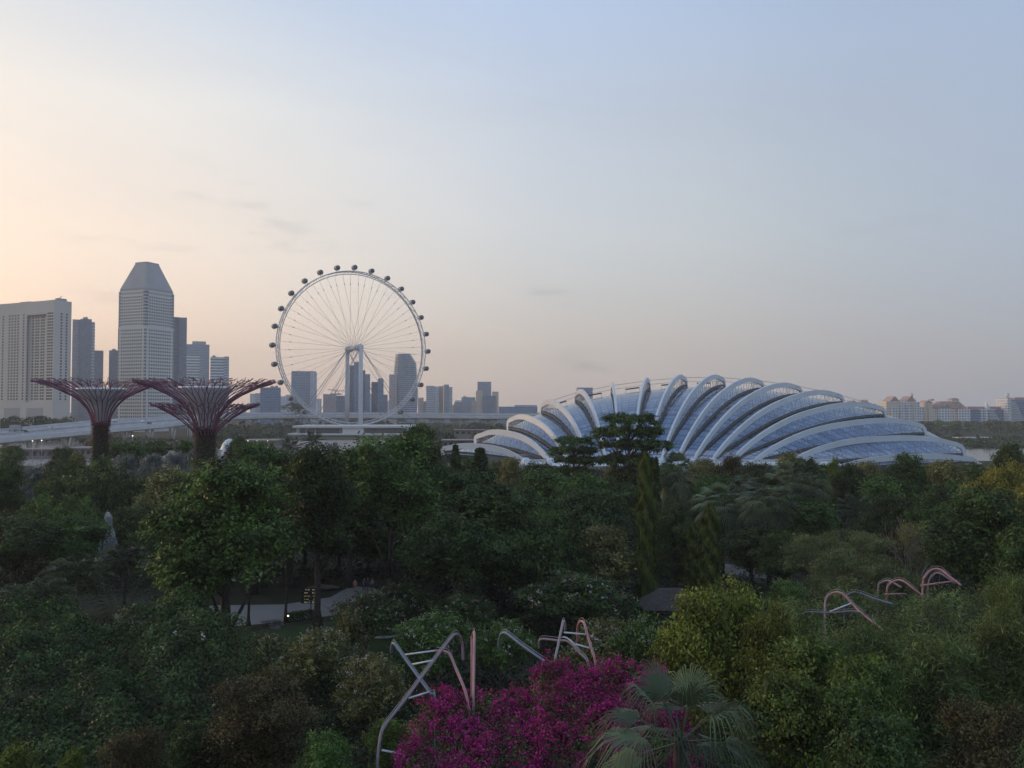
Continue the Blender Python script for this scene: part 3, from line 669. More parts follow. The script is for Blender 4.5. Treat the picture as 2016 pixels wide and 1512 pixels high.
# --- hotel slab at the left: window openings as geometry
def window_grid(par, xs, zs, y, w, h, first=100, face='y'):
    m = MB(); m.box(-w/2, w/2, -0.08, 0.3, -h/2, h/2) if face == 'y' else m.box(-0.3, 0.08, -w/2, w/2, -h/2, h/2)
    me = m.mesh('window', M['dark_window']); rest = MB(); k = 0
    for z in zs:
        for x in xs:
            if k < first:
                o = link_obj('window', me, par); o.location = (x, y, z) if face == 'y' else (y, x, z); k += 1
            elif face == 'y': rest.box(x-w/2, x+w/2, y-0.08, y+0.3, z-h/2, z+h/2)
            else: rest.box(y-0.3, y+0.08, x-w/2, x+w/2, z-h/2, z+h/2)
    if rest.v: tag(rest.build('windows', M['dark_window'], par), kind='stuff')
hotel = bld('hotel_slab', 'broad cream hotel slab with rows of small windows at the left edge', 104, 720, 'hotel', R(-25))
sc = 720/F; zt = at(104, 590, 720).z; Wf = 135.0; Ws = 16.5
EAVE = zt
m = MB()
# front wall built in pieces so that the recessed bays are real recesses; x runs left from the corner
bays = [(-37.0,-10.5),(-101.0,-75.0)]
zr0, zr1 = at(104,792,720).z, at(104,617,720).z
xs_ = [-Wf]+sorted([v for b_ in bays for v in b_])+[0]
for i in range(len(xs_)-1):
    x0, x1 = xs_[i], xs_[i+1]
    if (x0, x1) in bays:
        m.box(x0, x1, 3.2, Ws-0.01, 0, EAVE-0.1); m.box(x0+0.01, x1-0.01, 0.02, 3.2, zr1, EAVE-0.1); m.box(x0+0.01, x1-0.01, 0.02, 3.2, 9.0, zr0)
    else: m.box(x0, x1, 0, Ws, 0, EAVE)
m.build('wall', M['cream_wall'], hotel)
m = MB(); m.box(-52, -38, 4, 14, EAVE-0.2, EAVE+1.2); m.box(-5, -0.5, 4, 12, EAVE-0.1, EAVE+2.0); m.tube([(-3,6,EAVE+1.5),(1,6,EAVE+4)], 0.3, 5); m.build('roof_plant', M['recess'], hotel)
rows = [zr0+3+(zr1+3-zr0-3)*i/30 for i in range(30)][::-1]
cols = [-8.0,-5.4,-2.6]+[-41.0,-48.5,-52.5,-56.5,-60.5,-69.5]+[-104,-110,-114,-118,-122,-130]
window_grid(hotel, cols, rows, 0.0, 2.2, 1.5, 100)
m = MB()
for z in rows[1:]:
    for (x0, x1) in bays:
        for k in range(6):
            x = x0+3.2+(x1-x0-4.6)*k/6+(0.7 if k % 2 else 0); m.box(x, x+2.3, 3.12, 3.4, z-0.75, z+0.75)
        m.box(x0-0.0, x0+0.08, 0.9, 1.9, z-0.9, z+0.9)
tag(m.build('recessed_windows', M['dark_window'], hotel), kind='stuff')
m = MB()
for i, z in enumerate(rows):
    for y in (6.0, 11.0):
        m.box(-0.25, 0.08, y, y+1.7, z-0.9, z+0.5)
tag(m.build('gable_windows', M['dark_window'], hotel), kind='stuff')
for (x0, x1) in ((-35,-13),(-66,-44),(-98,-78)):
    m = MB(); z0 = at(104,826,720).z-6; z1 = at(104,803,720).z; m.box(x0, x1, -0.12, 1.2, max(0.5, z0), z1); m.build('podium_opening', M['recess'], hotel)

# --- tower with the cut pyramid roof
pt = bld('pyramid_tower', 'tall pale tower with a cut pyramid roof and striped corner bands', 286, 900, 'skyscraper')
pt.rotation_euler.z = R(45+22)
sc = 900/F; ze = at(286, 577, 900).z; zn = at(286, 645, 900).z; ztop = at(286, 520, 900).z
a_ = 101*sc/2/math.sqrt(2)*1.0                      # half side: the diagonal spans 107 pixels
m = MB(); ch = 1.2
m.box(-a_, a_, -a_, a_, 0, zn); m.build('shaft', M['tower_wall'], pt)
m = MB(); q = a_*0.80
m.prism([(-q,-a_),(q,-a_),(q,-q),(a_,-q),(a_,q),(q,q),(q,a_),(-q,a_),(-q,q),(-a_,q),(-a_,-q),(-q,-q)], zn-0.01, ze+0.4); m.build('upper_shaft', M['tower_wall'], pt)
m1 = MB(); m2 = MB()
for sx_ in (-1, 1):
    for sy_ in (-1, 1):
        m1 = MB(); m2 = MB()
        for i in range(11):
            z = zn+(ze-zn)*i/11; h = (ze-zn)/11
            x0, x1 = sorted((sx_*q*1.01, sx_*a_*0.985)); y0, y1 = sorted((sy_*q*1.01, sy_*a_*0.985))
            m1.box(x0, x1, y0, y1, z, z+h*0.66)
            x0, x1 = sorted((sx_*q*1.01, sx_*a_)); y0, y1 = sorted((sy_*q*1.01, sy_*a_)); m2.box(x0, x1, y0, y1, z+h*0.66, z+h)
        m1.build('corner_glazing', FC['dark_glass'], pt); m2.build('corner_bands', M['pale_concrete'], pt)
m = MB(); r2 = 44*sc/2/math.sqrt(2)*1.05; e = a_*1.0; c2 = 2.2
sq = lambda r, k: [(-r+k,-r),(r-k,-r),(r,-r+k),(r,r-k),(r-k,r),(-r+k,r),(-r,r-k),(-r,-r+k)]
m.prism(sq(e, c2), ze+0.3, ze+2.6); m.prism(sq(e, c2), ze+2.6, ztop-0.8, top=sq(r2, 1.2)); m.prism(sq(r2, 1.2), ztop-0.8, ztop+0.8); m.build('pyramid_roof', M['tower_roof'], pt)
m = MB(); me = None
nrow = 29; zs = [3+(zn-6)*i/nrow+2 for i in range(nrow)][::-1]; zs2 = [zn+2+(ze-zn-6)*i/10 for i in range(10)][::-1]
xsq = [(-q+1.8)+(2*q-3.6)*i/9 for i in range(10)]
wm = MB(); wm.box(-0.75, 0.75, -0.08, 0.3, -0.9, 0.9); wme = wm.mesh('window', M['dark_window']); k = 0
rest = MB()
for z in zs2+zs:
    for x in xsq:
        if k < 100 and z in zs2: o = link_obj('window', wme, pt); o.location = (x, -a_, z); k += 1
        else: rest.box(x-0.75, x+0.75, -a_-0.08, -a_+0.3, z-0.9, z+0.9)
        rest.box(-a_-0.08, -a_+0.3, x-0.75, x+0.75, z-0.9, z+0.9)
    if z in zs:
        for x in (-a_+0.9, a_-0.9):
            rest.box(x-0.6, x+0.6, -a_-0.09, -a_+0.3, z-1.2, z+1.2); rest.box(-a_-0.09, -a_+0.3, x-0.6, x+0.6, z-1.2, z+1.2)
tag(rest.build('windows', M['dark_window'], pt), kind='stuff')
m = MB(); m.box(-q, q, -a_-0.05, -a_+0.5, ze-3.8, ze-1.8); m.box(-a_-0.05, -a_+0.5, -q, q, ze-3.8, ze-1.8); m.build('attic_band', M['recess'], pt)

# ------------------------------------------------------------------ elevated expressway
via = thing('expressway_viaduct', 'long grey elevated expressway curving in front of the skyline', 'bridge', (0,0,0))
near = [(-60,873,360),(0,866,400),(100,857,455),(200,848,515),(270,842,570),(340,836,640),(390,829,720),(440,824,800),(520,821,860),(620,820.5,880),(760,820.5,884),(900,821,886),(1000,822,888),(1120,823,890)]
far_ = [(-60,853,410),(0,848,455),(100,838,515),(200,829,580),(270,825,640),(340,820.5,715),(390,816.5,790),(440,814.5,860),(520,813.6,905),(620,813.6,920),(760,813.8,924),(900,814.5,926),(1000,815.5,928),(1120,816.5,930)]
def dens(P, n=6):
    Q = [at(*p) for p in P]; return [catmull(Q, i/n) for i in range((len(Q)-1)*n+1)]
NE, FE = dens(near), dens(far_)
top, edge, gird = MB(), MB(), MB()
n_ = len(NE); vs = []
for a, b in zip(NE, FE): vs += [a, b]
top.add(vs, [(2*i, 2*i+2, 2*i+3, 2*i+1) for i in range(n_-1)]); top.build('deck', M['asphalt'], via)
def wall_strip(mb, P, th, h0, h1, inward=0.0, Q=None):
    V = []
    for i, p in enumerate(P):
        t_ = (P[min(i+1, len(P)-1)]-P[max(i-1, 0)]); t_.z = 0; t_.normalize(); s_ = Vector((t_.y, -t_.x, 0))
        c = p if Q is None else p.lerp(Q[i], inward)
        for sx_, hz in ((-1,h0),(1,h0),(1,h1),(-1,h1)): V.append(c+s_*(sx_*th/2)+Vector((0,0,hz)))
    mb.add(V, [(i*4+j, i*4+(j+1)%4, (i+1)*4+(j+1)%4, (i+1)*4+j) for i in range(len(P)-1) for j in range(4)])
wall_strip(edge, NE, 0.5, -1.5, 1.0); edge.build('parapet', M['pale_concrete'], via)
m = MB(); wall_strip(m, FE, 0.5, -1.2, 1.0); m.build('parapet', M['pale_concrete'], via)
m = MB(); wall_strip(m, NE, 0.4, 0.02, 0.9, 0.5, FE); m.build('median_barrier', M['concrete'], via)
m = MB()
for fr_ in (0.16, 0.30, 0.43, 0.57, 0.70, 0.84):
    V = []
    for i in range(n_):
        a, b = NE[i].lerp(FE[i], fr_), NE[i].lerp(FE[i], fr_+0.012); V += [a+Vector((0,0,0.02)), b+Vector((0,0,0.02))]
    m.add(V, [(2*i, 2*i+2, 2*i+3, 2*i+1) for i in range(0, n_-1, 2)])
m.build('lane_marking', M['white'], via)
m = MB(); V = []
for a, b in zip(NE, FE):
    for p, dz in ((a.lerp(b,0.06),-0.3),(a.lerp(b,0.10),-2.9),(a.lerp(b,0.90),-2.9),(a.lerp(b,0.94),-0.3)): V.append(p+Vector((0,0,dz)))
m.add(V, [(i*4+j, i*4+j+1, (i+1)*4+j+1, (i+1)*4+j) for i in range(n_-1) for j in range(3)]); m.build('girder', M['concrete'], via)
def pier(i, fr_=0.25):
    a, b = NE[i], FE[i]; c = a.lerp(b, fr_); t_ = (NE[min(i+1,n_-1)]-NE[max(i-1,0)]); t_.z = 0; t_.normalize(); m = MB()
    top_z = c.z-2.8
    for s_ in (-1, 1): m.tube([(c.x+t_.x*s_*2.0, c.y+t_.y*s_*2.0, 0), (c.x+t_.x*s_*6.5, c.y+t_.y*s_*6.5, top_z)], [1.0, 1.25], 6)
    m.build('pier', M['pale_concrete'], via)
for i in range(2, n_-2, 4):
    pier(i, 0.2)
    if i < 45: pier(i, 0.8)
# lamps along the far parapet
def lamp_post():
    m = MB(); m.tube([(0,0,0),(0,0,9)], [0.14,0.08], 5); m.tube([(0,0,8.9),(1.6,0,9.3)], 0.07, 4); m.box(1.3,2.2,-0.12,0.12,9.2,9.35)
    return m.mesh('street_lamp', M['cable'])
lme = lamp_post(); prevl = None
for i in range(6, 44, 4):
    o = link_obj('street_lamp', lme); p = FE[i]; o.location = (p.x, p.y, p.z-0.1)
    tag(o, 'thin grey lamp post on the far parapet of the expressway', 'street lamp', 'lamp posts along the expressway')
# vehicles
def car_proto(name, label, col, cat='car', L_=4.4, W_=1.8, Hh=1.45, box=False):
    r_ = thing(name, label, cat); mt = plain(name+'_paint_%d' % int(col[0]*999), col, 0.3, var=0.03); m = MB()
    if box:
        m.box(-L_/2, L_/2-2.2, -W_/2, W_/2, 0.9, Hh); m.box(L_/2-2.1, L_/2, -W_/2, W_/2, 0.6, Hh*0.78)
        m.box(-L_/2, L_/2, -W_/2+0.1, W_/2-0.1, 0.5, 0.9)
    else:
        pr_ = [(-L_/2,0.35),(-L_/2,0.85),(-L_/2+0.5,0.95),(-L_/2+0.9,Hh),(L_/2-1.9,Hh),(L_/2-1.2,0.95),(L_/2-0.1,0.8),(L_/2,0.35)]; n = len(pr_)
        m.add([(x,-W_/2,z) for x,z in pr_]+[(x,W_/2,z) for x,z in pr_], [tuple(range(n-1,-1,-1)), tuple(range(n,2*n))]+[(i,(i+1)%n,n+(i+1)%n,n+i) for i in range(n)])
    m.build('body', mt, r_)
    m = MB()
    if box: m.box(L_/2-1.3, L_/2+0.02, -W_/2-0.02, W_/2+0.02, 1.5, Hh*0.70)
    else: m.box(-L_/2+1.0, L_/2-2.0, -W_/2-0.02, W_/2+0.02, 0.98, Hh-0.12)
    m.build('window', M['dark_window'], r_)
    for x in (-L_/2+0.8, L_/2-0.8):
        for y in (-W_/2, W_/2):
            m = MB(); m.tube([(x,y-0.1,0.34),(x,y+0.1,0.34)], 0.34 if not box else 0.5, 10); m.build('wheel', M['rubber'], r_)
    return r_
def on_deck(o, px, fr_):
    best = min(range(n_-1), key=lambda i: abs((NE[i].lerp(FE[i], fr_).x/NE[i].lerp(FE[i], fr_).y)*F+1008-px))
    p = NE[best].lerp(FE[best], fr_); t_ = NE[best+1]-NE[best]; o.location = (p.x, p.y, p.z+0.06); o.rotation_euler = (0, 0, math.atan2(t_.y, t_.x))
on_deck(car_proto('crane_truck', 'grey crane truck on the expressway at the left edge', (0.32,0.33,0.34), 'truck', 9.5, 2.5, 3.3, True), 30, 0.78)
on_deck(car_proto('car', 'dark car following the crane truck on the expressway', (0.05,0.055,0.06)), 58, 0.52)
on_deck(car_proto('car', 'small pale car on the expressway left of the smaller supertree', (0.5,0.48,0.45)), 100, 0.62)
on_deck(car_proto('van', 'white van on the expressway just right of the smaller supertree trunk', (0.75,0.75,0.74), 'van', 5.2, 1.9, 2.1, True), 226, 0.80)
on_deck(car_proto('car', 'white car on the expressway between the two supertrees', (0.78,0.78,0.77)), 284, 0.55)
on_deck(car_proto('car', 'dark car far along the expressway under the larger supertree', (0.06,0.06,0.07)), 292, 0.30)
on_deck(car_proto('car', 'silver car on the expressway close to the larger supertree rim', (0.5,0.5,0.5)), 322, 0.6)
# small shell roof pavilion, kiosks and low sheds below the bridge
pv_ = thing('shell_pavilion', 'white curved shell pavilion right of the larger supertree trunk', 'pavilion', tuple(at(452,872,330)*1.0)); pv_.location.z = 0
m = MB(); V = []
for i in range(9):
    for j in range(7):
        u, w = i/8, j/6; th = math.pi*(0.15+0.62*u); V.append((5.0*math.cos(th)*(0.5+0.5*math.sin(math.pi*w)), -3+6*w, 14.5*0.85*math.sin(th)*(0.6+0.4*math.sin(math.pi*w))))
m.add(V, [(i*7+j, (i+1)*7+j, (i+1)*7+j+1, i*7+j+1) for i in range(8) for j in range(6)], 0, True); m.build('shell_roof', M['white'], pv_)
m = MB(); m.box(-4, 4, -2, 3, 0, 8.0); m.build('wall', M['concrete'], pv_)
M['shed_wall'] = plain('shed_wall', (0.24,0.21,0.195), 0.8, var=0.15, scale=0.2)
for nm, lab, px, yt, yb, w, d, mat in [('kiosk','flat roofed grey kiosk left of the coconut palms',510,866,888,62,360,'concrete'),('shed','long low shed under the bridge at the far left',62,884,900,90,400,'concrete'),
        ('shed','pinkish low shed behind the smaller supertree trunk',170,881,900,70,400,'pale_concrete'),('jetty_hall','green glazed low hall between the wheel terminal and the dome',930,846,864,70,620,'concrete'),('jetty_hall','striped low hall in front of the left end of the dome',905,866,884,66,420,'pale_concrete')]:
    p = at(px, 806, d); b = thing(nm, lab, 'shed', (p.x, d, 0)); z1 = at(px, yt, d).z; wd = w*d/F
    m = MB(); m.box(-wd/2, wd/2, 0, 12, 0, z1-0.6); m.build('wall', M['shed_wall'], b)
    m = MB(); m.box(-wd/2-1, wd/2+1, -1.5, 13, z1-0.6, z1); m.build('roof', M['shed_wall'], b)
    m = MB(); 
    for i in range(6): m.box(-wd/2+wd*(i+0.2)/6, -wd/2+wd*(i+0.75)/6, -0.12, 0.2, z1-3.2, z1-1.4)
    m.build('window', M['dark_window'], b)

# ------------------------------------------------------------------ supertrees
M['st_steel'] = plain('supertree_steel', (0.24,0.095,0.145), 0.5, var=0.2)
M['st_core'] = plain('supertree_core', (0.46,0.45,0.47), 0.7, var=0.1)
M['st_trunk'] = plain('supertree_trunk', (0.035,0.028,0.024), 0.9, var=0.3, scale=2.0)
M['st_rim'] = plain('supertree_rim', (0.72,0.73,0.75), 0.4, var=0.04)
def supertree(label, px, d, prof, rim, base_r, lower=None, seed=1):
    o = at(px, 806, d); st = thing('supertree', label, 'supertree', (o.x, d, 0)); rr = random.Random(seed); sc = d/F
    P = sorted([(24-sc*(y-806), r*sc) for y, r in prof])       # height, radius
    def rad(z):
        for (z0, r0), (z1, r1) in zip(P, P[1:]):
            if z <= z1: return r0+(r1-r0)*max(0, (z-z0))/(z1-z0)
        return P[-1][1]
    zt0, zt1 = P[0][0], P[-1][0]
    m = MB(); m.lathe([(base_r*1.25,0),(base_r*1.05,3),(base_r*0.95,8),(base_r*0.9,zt0),(base_r*0.9,zt0+0.6)], 20); m.build('trunk', M['st_trunk'], st)
    zr = 24-sc*(rim[0]-806); rr_ = rim[1]*sc
    m = MB(); m.lathe([(base_r*0.6,zt0-1),(base_r*0.75,zt0+(zr-zt0)*0.35),(rr_*0.68,zt0+(zr-zt0)*0.72),(rr_*0.98,zr-0.35),(rr_*0.98,zr-0.3),(0.1,zr-0.25)], 28); m.build('core_funnel', M['st_core'], st)
    m = MB(); m.tube([(rr_*math.cos(w), rr_*math.sin(w), zr) for w in [2*math.pi*i/40 for i in range(41)]], 0.26, 6, caps=False); m.build('rim_ring', M['st_rim'], st)
    def net(P_, n0, tiers, name, tipn):
        m = MB(); z0, z1 = P_[0][0], P_[-1][0]
        def R_(z):
            for (a0, r0), (a1, r1) in zip(P_, P_[1:]):
                if z <= a1: return r0+(r1-r0)*max(0, (z-a0))/(a1-a0)
            return P_[-1][1]
        rmax = P_[-1][1]
        lv = [(z0+(z1-z0)*(k/14)) for k in range(15)]
        # radii at even arc steps
        S_ = [(P_[0][1], P_[0][0])]
        for (a0, r0), (a1, r1) in zip(P_, P_[1:]):
            for k in range(1, 7): S_.append((r0+(r1-r0)*k/6, a0+(a1-a0)*k/6))
        tot = [0]
        for a, b in zip(S_, S_[1:]): tot.append(tot[-1]+math.hypot(b[0]-a[0], b[1]-a[1]))
        def pt_(u, th, dz=0):
            q = u*tot[-1]
            for k in range(len(tot)-1):
                if q <= tot[k+1]+1e-9:
                    w = (q-tot[k])/max(1e-9, tot[k+1]-tot[k]); r = S_[k][0]+(S_[k+1][0]-S_[k][0])*w; z = S_[k][1]+(S_[k+1][1]-S_[k][1])*w; break
            return Vector((r*math.cos(th), r*math.sin(th), z+dz))
        for i in range(n0):
            th = 2*math.pi*(i+0.2*rr.random())/n0; dth = 2*math.pi/n0
            a = [pt_(u, th+0.12*dth*math.sin(u*9+i), 0) for u in (0, .12, .24, .36)]
            m.tube(a, 0.12, 5, caps=False)
            e1 = a[-1]
            for s_ in (-1, 1):                                       # first fork
                t1 = th+s_*0.27*dth; b = [e1, pt_(0.45, t1), pt_(0.56, t1+rr.uniform(-.08,.08)*dth)]
                m.tube(b, 0.095, 5, caps=False)
                for s2 in (-1, 1):                                   # second fork
                    t2 = t1+s2*0.20*dth; u2 = 0.70+0.10*rr.random(); c = [b[-1], pt_(u2, t2, 0.15)]
                    m.tube(c, 0.08, 4, caps=False)
                    for s3 in (-1, 1):
                        u3 = min(1.0, u2+0.12+0.16*rr.random()); t3 = t2+s3*0.16*dth*rr.uniform(.6,1.6)
                        e = pt_(u3, t3, rr.uniform(-0.1, 0.55)); m.tube([c[-1], e], 0.068, 4, caps=False)
                        e2 = pt_(min(1.0, u3+rr.uniform(.04,.14)), t3+rr.uniform(-.25,.25)*dth, rr.uniform(-.2,.7)); m.tube([e, e2], 0.06, 4, caps=False)
                        if rr.random() < 0.6: m.tube([e, pt_(min(1.0,u3+.03), t3+s3*0.22*dth, rr.uniform(0,.5))], 0.055, 4, caps=False)
        return m.build(name, M['st_steel'], st)
    net(P, 23, 3, 'branch_canopy', 0)
    if lower:
        P2 = sorted([(24-sc*(y-806), r*sc) for y, r in lower]); net(P2, 19, 3, 'lower_canopy', 0)
    # planting on the trunk
    rg = np.random.default_rng(seed); n = 5200
    z = rg.uniform(0, zt0+1.2, n); th = rg.uniform(0, 2*np.pi, n); r = base_r*(1.0+0.2*np.clip((4-z)/4,0,1))+rg.normal(0.1, 0.16, n)
    nrm = np.stack([np.cos(th), np.sin(th), rg.normal(0.2,0.5,n)], 1); C = np.stack([r*np.cos(th), r*np.sin(th), z], 1)
    red = (z > zt0-1.5-2.5*rg.random(n)) & (rg.random(n) < .8)
    leaves('planting', C[~red], nrm[~red], rg.uniform(.3,.6,(~red).sum()), 0.4, M['st_plant'], st, rg)
    k = red.sum(); leaves('red_planting', C[red], nrm[red], rg.uniform(.3,.6,k), 0.4, M['st_red'], st, rg)
    return st
# ------------------------------------------------------------------ foliage
M['leaf_dark'] = leafmat('leaf_dark', (0.012,0.024,0.010), (0.034,0.060,0.016))
M['leaf_mid'] = leafmat('leaf_mid', (0.016,0.034,0.012), (0.046,0.082,0.021))
M['leaf_deep'] = leafmat('leaf_deep', (0.013,0.024,0.010), (0.028,0.046,0.015))
M['leaf_yellow'] = leafmat('leaf_yellow', (0.028,0.042,0.010), (0.078,0.094,0.018))
M['leaf_gold'] = leafmat('leaf_gold', (0.075,0.080,0.017), (0.115,0.108,0.022))
M['leaf_lime'] = leafmat('leaf_lime', (0.026,0.042,0.010), (0.056,0.076,0.018))
M['leaf_olive'] = leafmat('leaf_olive', (0.034,0.038,0.016), (0.085,0.090,0.035))
M['leaf_brown'] = leafmat('leaf_brown', (0.022,0.022,0.012), (0.046,0.040,0.018))
M['leaf_silver'] = leafmat('leaf_silver', (0.10,0.125,0.125), (0.058,0.073,0.082), hvar=0.2)
M['leaf_palm'] = leafmat('leaf_palm', (0.022,0.036,0.022), (0.044,0.060,0.034), rough=0.4)
M['leaf_fan'] = leafmat('leaf_fan', (0.020,0.036,0.021), (0.038,0.054,0.032), rough=0.38, trans=0.12, hvar=0.1)
M['leaf_mast'] = leafmat('leaf_mast', (0.023,0.034,0.010), (0.044,0.058,0.012))
M['leaf_feather'] = leafmat('leaf_feather', (0.055,0.066,0.030), (0.072,0.082,0.036))
M['leaf_bamboo'] = leafmat('leaf_bamboo', (0.026,0.042,0.016), (0.072,0.094,0.034))
M['leaf_hazy'] = leafmat('leaf_far', (0.020,0.032,0.018), (0.040,0.055,0.028), trans=0.1)
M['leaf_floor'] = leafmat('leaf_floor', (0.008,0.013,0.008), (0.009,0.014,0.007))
M['leaf_vine'] = leafmat('leaf_vine', (0.012,0.025,0.010), (0.026,0.046,0.016))
M['twig'] = plain('bare_twig', (0.19,0.165,0.13), 0.9, var=0.3, scale=2.0)
M['st_plant'] = leafmat('trunk_planting', (0.016,0.022,0.013), (0.024,0.026,0.014))
M['st_red'] = leafmat('trunk_planting_red', (0.040,0.018,0.016), (0.035,0.016,0.014))
M['flower_white'] = leafmat('flower_white', (0.40,0.38,0.36), (0.145,0.145,0.165), hvar=0.1)
M['flower_pink'] = leafmat('flower_pink', (0.3,0.09,0.10), (0.125,0.045,0.055), hvar=0.2)
M['bract'] = leafmat('magenta_bract', (0.17,0.009,0.09), (0.145,0.011,0.095), hvar=0.6, trans=0.3)
M['bract_red'] = leafmat('crimson_bract', (0.10,0.011,0.04), (0.075,0.014,0.033), hvar=0.6, trans=0.3)

def leaves(name, C, Nn, size, aspect, mat, parent, rg, tint=None, axis=None, fold=0.18):
    """many separate four sided leaves in one mesh; C centres, Nn normals, size lengths"""
    n = len(C)
    Nn = Nn/np.maximum(np.linalg.norm(Nn, axis=1, keepdims=True), 1e-6)
    if axis is None:
        A = rg.normal(size=(n,3))
    else: A = axis+rg.normal(scale=0.25, size=(n,3))
    A -= Nn*(A*Nn).sum(1, keepdims=True); A /= np.maximum(np.linalg.norm(A, axis=1, keepdims=True), 1e-6)
    B = np.cross(Nn, A); L_ = size[:,None]; W_ = L_*aspect
    V = np.empty((n,4,3), np.float32)
    V[:,0] = C-A*L_*0.5; V[:,1] = C+B*W_*0.5+Nn*W_*fold; V[:,2] = C+A*L_*0.5-Nn*L_*0.08; V[:,3] = C-B*W_*0.5+Nn*W_*fold
    me = bpy.data.meshes.new(name); me.vertices.add(n*4); me.vertices.foreach_set('co', V.ravel())
    me.loops.add(n*4); me.loops.foreach_set('vertex_index', np.arange(n*4, dtype=np.int32))
    me.polygons.add(n); me.polygons.foreach_set('loop_start', np.arange(0, n*4, 4, dtype=np.int32)); me.polygons.foreach_set('loop_total', np.full(n, 4, np.int32))
    a = me.attributes.new('tint', 'FLOAT', 'FACE'); a.data.foreach_set('value', (rg.random(n) if tint is None else np.clip(tint,0,1)).astype(np.float32))
    me.materials.append(mat); me.update(calc_edges=True); me.validate(clean_customdata=False)
    return link_obj(name, me, parent)
def unit(rg, n):
    v = rg.normal(size=(n,3)); return v/np.linalg.norm(v, axis=1, keepdims=True)
def crown(par, lobes, nclump, per, leaf, aspect, cr, mat, seed, flat=0.7, up=0.5, low=-0.45, droop=0.0, name='crown', inner=0.25):
    """crown of sprays scattered over several lobes (x,y,z,rx,ry,rz)"""
    rg = np.random.default_rng(seed); Lb = np.array(lobes, float)
    w = (Lb[:,3]*Lb[:,4]+Lb[:,4]*Lb[:,5]+Lb[:,3]*Lb[:,5]); w /= w.sum()
    k = rg.choice(len(Lb), nclump, p=w); d = unit(rg, nclump); d[:,2] = np.where(d[:,2] < low, -d[:,2]*0.6, d[:,2])
    rr = rg.uniform(0.78, 1.06, nclump)*np.where(rg.random(nclump) < inner, rg.uniform(0.45,0.8,nclump), 1)
    rr = rr*np.where(rg.random(nclump) < 0.15, rg.uniform(1.08,1.38,nclump), 1)
    cc = Lb[k,:3]+d*Lb[k,3:]*rr[:,None]
    ct = rg.random(nclump); out = d.copy()
    i = np.repeat(np.arange(nclump), per); n = len(i)
    sz_c = rg.uniform(0.6, 1.35, nclump)*cr
    off = rg.normal(size=(n,3))*0.5; off[:,2] *= flat
    C = cc[i]+off*sz_c[i][:,None]; 
    if droop: C[:,2] -= droop*np.abs(off[:,0]*off[:,1])*sz_c[i]
    Nn = out[i]*0.55+np.array([0,0,up])+rg.normal(size=(n,3))*0.55
    tint = 0.68*ct[i]+0.32*rg.random(n)
    return leaves(name, C, Nn, rg.uniform(0.5,1.45,n)*leaf, aspect, mat, par, rg, tint)
def trunk(par, h, r, limbs, seed, mat=None, name='trunk', lean=0.0, base=None):
    rr = random.Random(seed); m = MB(); k = 6
    pts = [Vector((lean*h*(i/k)**2+rr.uniform(-.15,.15)*r*2*(i>0), rr.uniform(-.15,.15)*r*2*(i>0), h*i/k)) for i in range(k+1)]
    m.tube(pts, [r*(1.7 if i == 0 else 1.0-0.5*i/k) for i in range(k+1)], 8)
    for (x, y, z, f) in limbs:
        s = pts[min(k, max(1, int(f*k)))]; e = Vector((x, y, z)); mid = s.lerp(e, 0.5)+Vector((rr.uniform(-.4,.4), rr.uniform(-.4,.4), -0.08*(e-s).length))
        m.tube([s, mid, e], [r*0.5, r*0.32, r*0.1], 6)
        for q in range(2):
            e2 = e+Vector((rr.uniform(-1,1), rr.uniform(-1,1), rr.uniform(-.1,.9)))*(e-s).length*0.3; m.tube([mid.lerp(e, 0.5), e2], [r*0.2, r*0.05], 5)
    return m.build(name, mat or M['bark'], par)
PROTO = {}
def proto(key, H, W):
    o = bpy.data.objects.new('proto_'+key, None); COL.objects.link(o); PROTO[key] = (o, H, W); return o
def lobes_round(seed, H, W, z0, n=7, zs=1.0):
    rr = random.Random(seed); L_ = []; zc = (H+z0)/2; rz = (H-z0)/2
    L_.append((0,0,zc,W*0.30,W*0.30,rz*0.80))
    for i in range(n):
        a = 2*math.pi*i/n+rr.uniform(-.3,.3); q = rr.uniform(0.22,0.31)*W; z = zc+rr.uniform(-.55,.5)*rz; s = rr.uniform(0.16,0.25)*W
        L_.append((q*math.cos(a), q*math.sin(a), z, s, s, s*rr.uniform(.65,.9)*zs))
    for i in range(3):
        a = rr.uniform(0,6.28); L_.append((W*.12*math.cos(a), W*.12*math.sin(a), H-W*0.17*zs, W*.19, W*.19, W*.16*zs))
    return L_
def limbs_for(lb, f=(0.55,0.95), seed=0):
    rr = random.Random(seed); return [(x*0.85, y*0.85, z-0.2*rz, rr.uniform(*f)) for x,y,z,rx,ry,rz in lb]
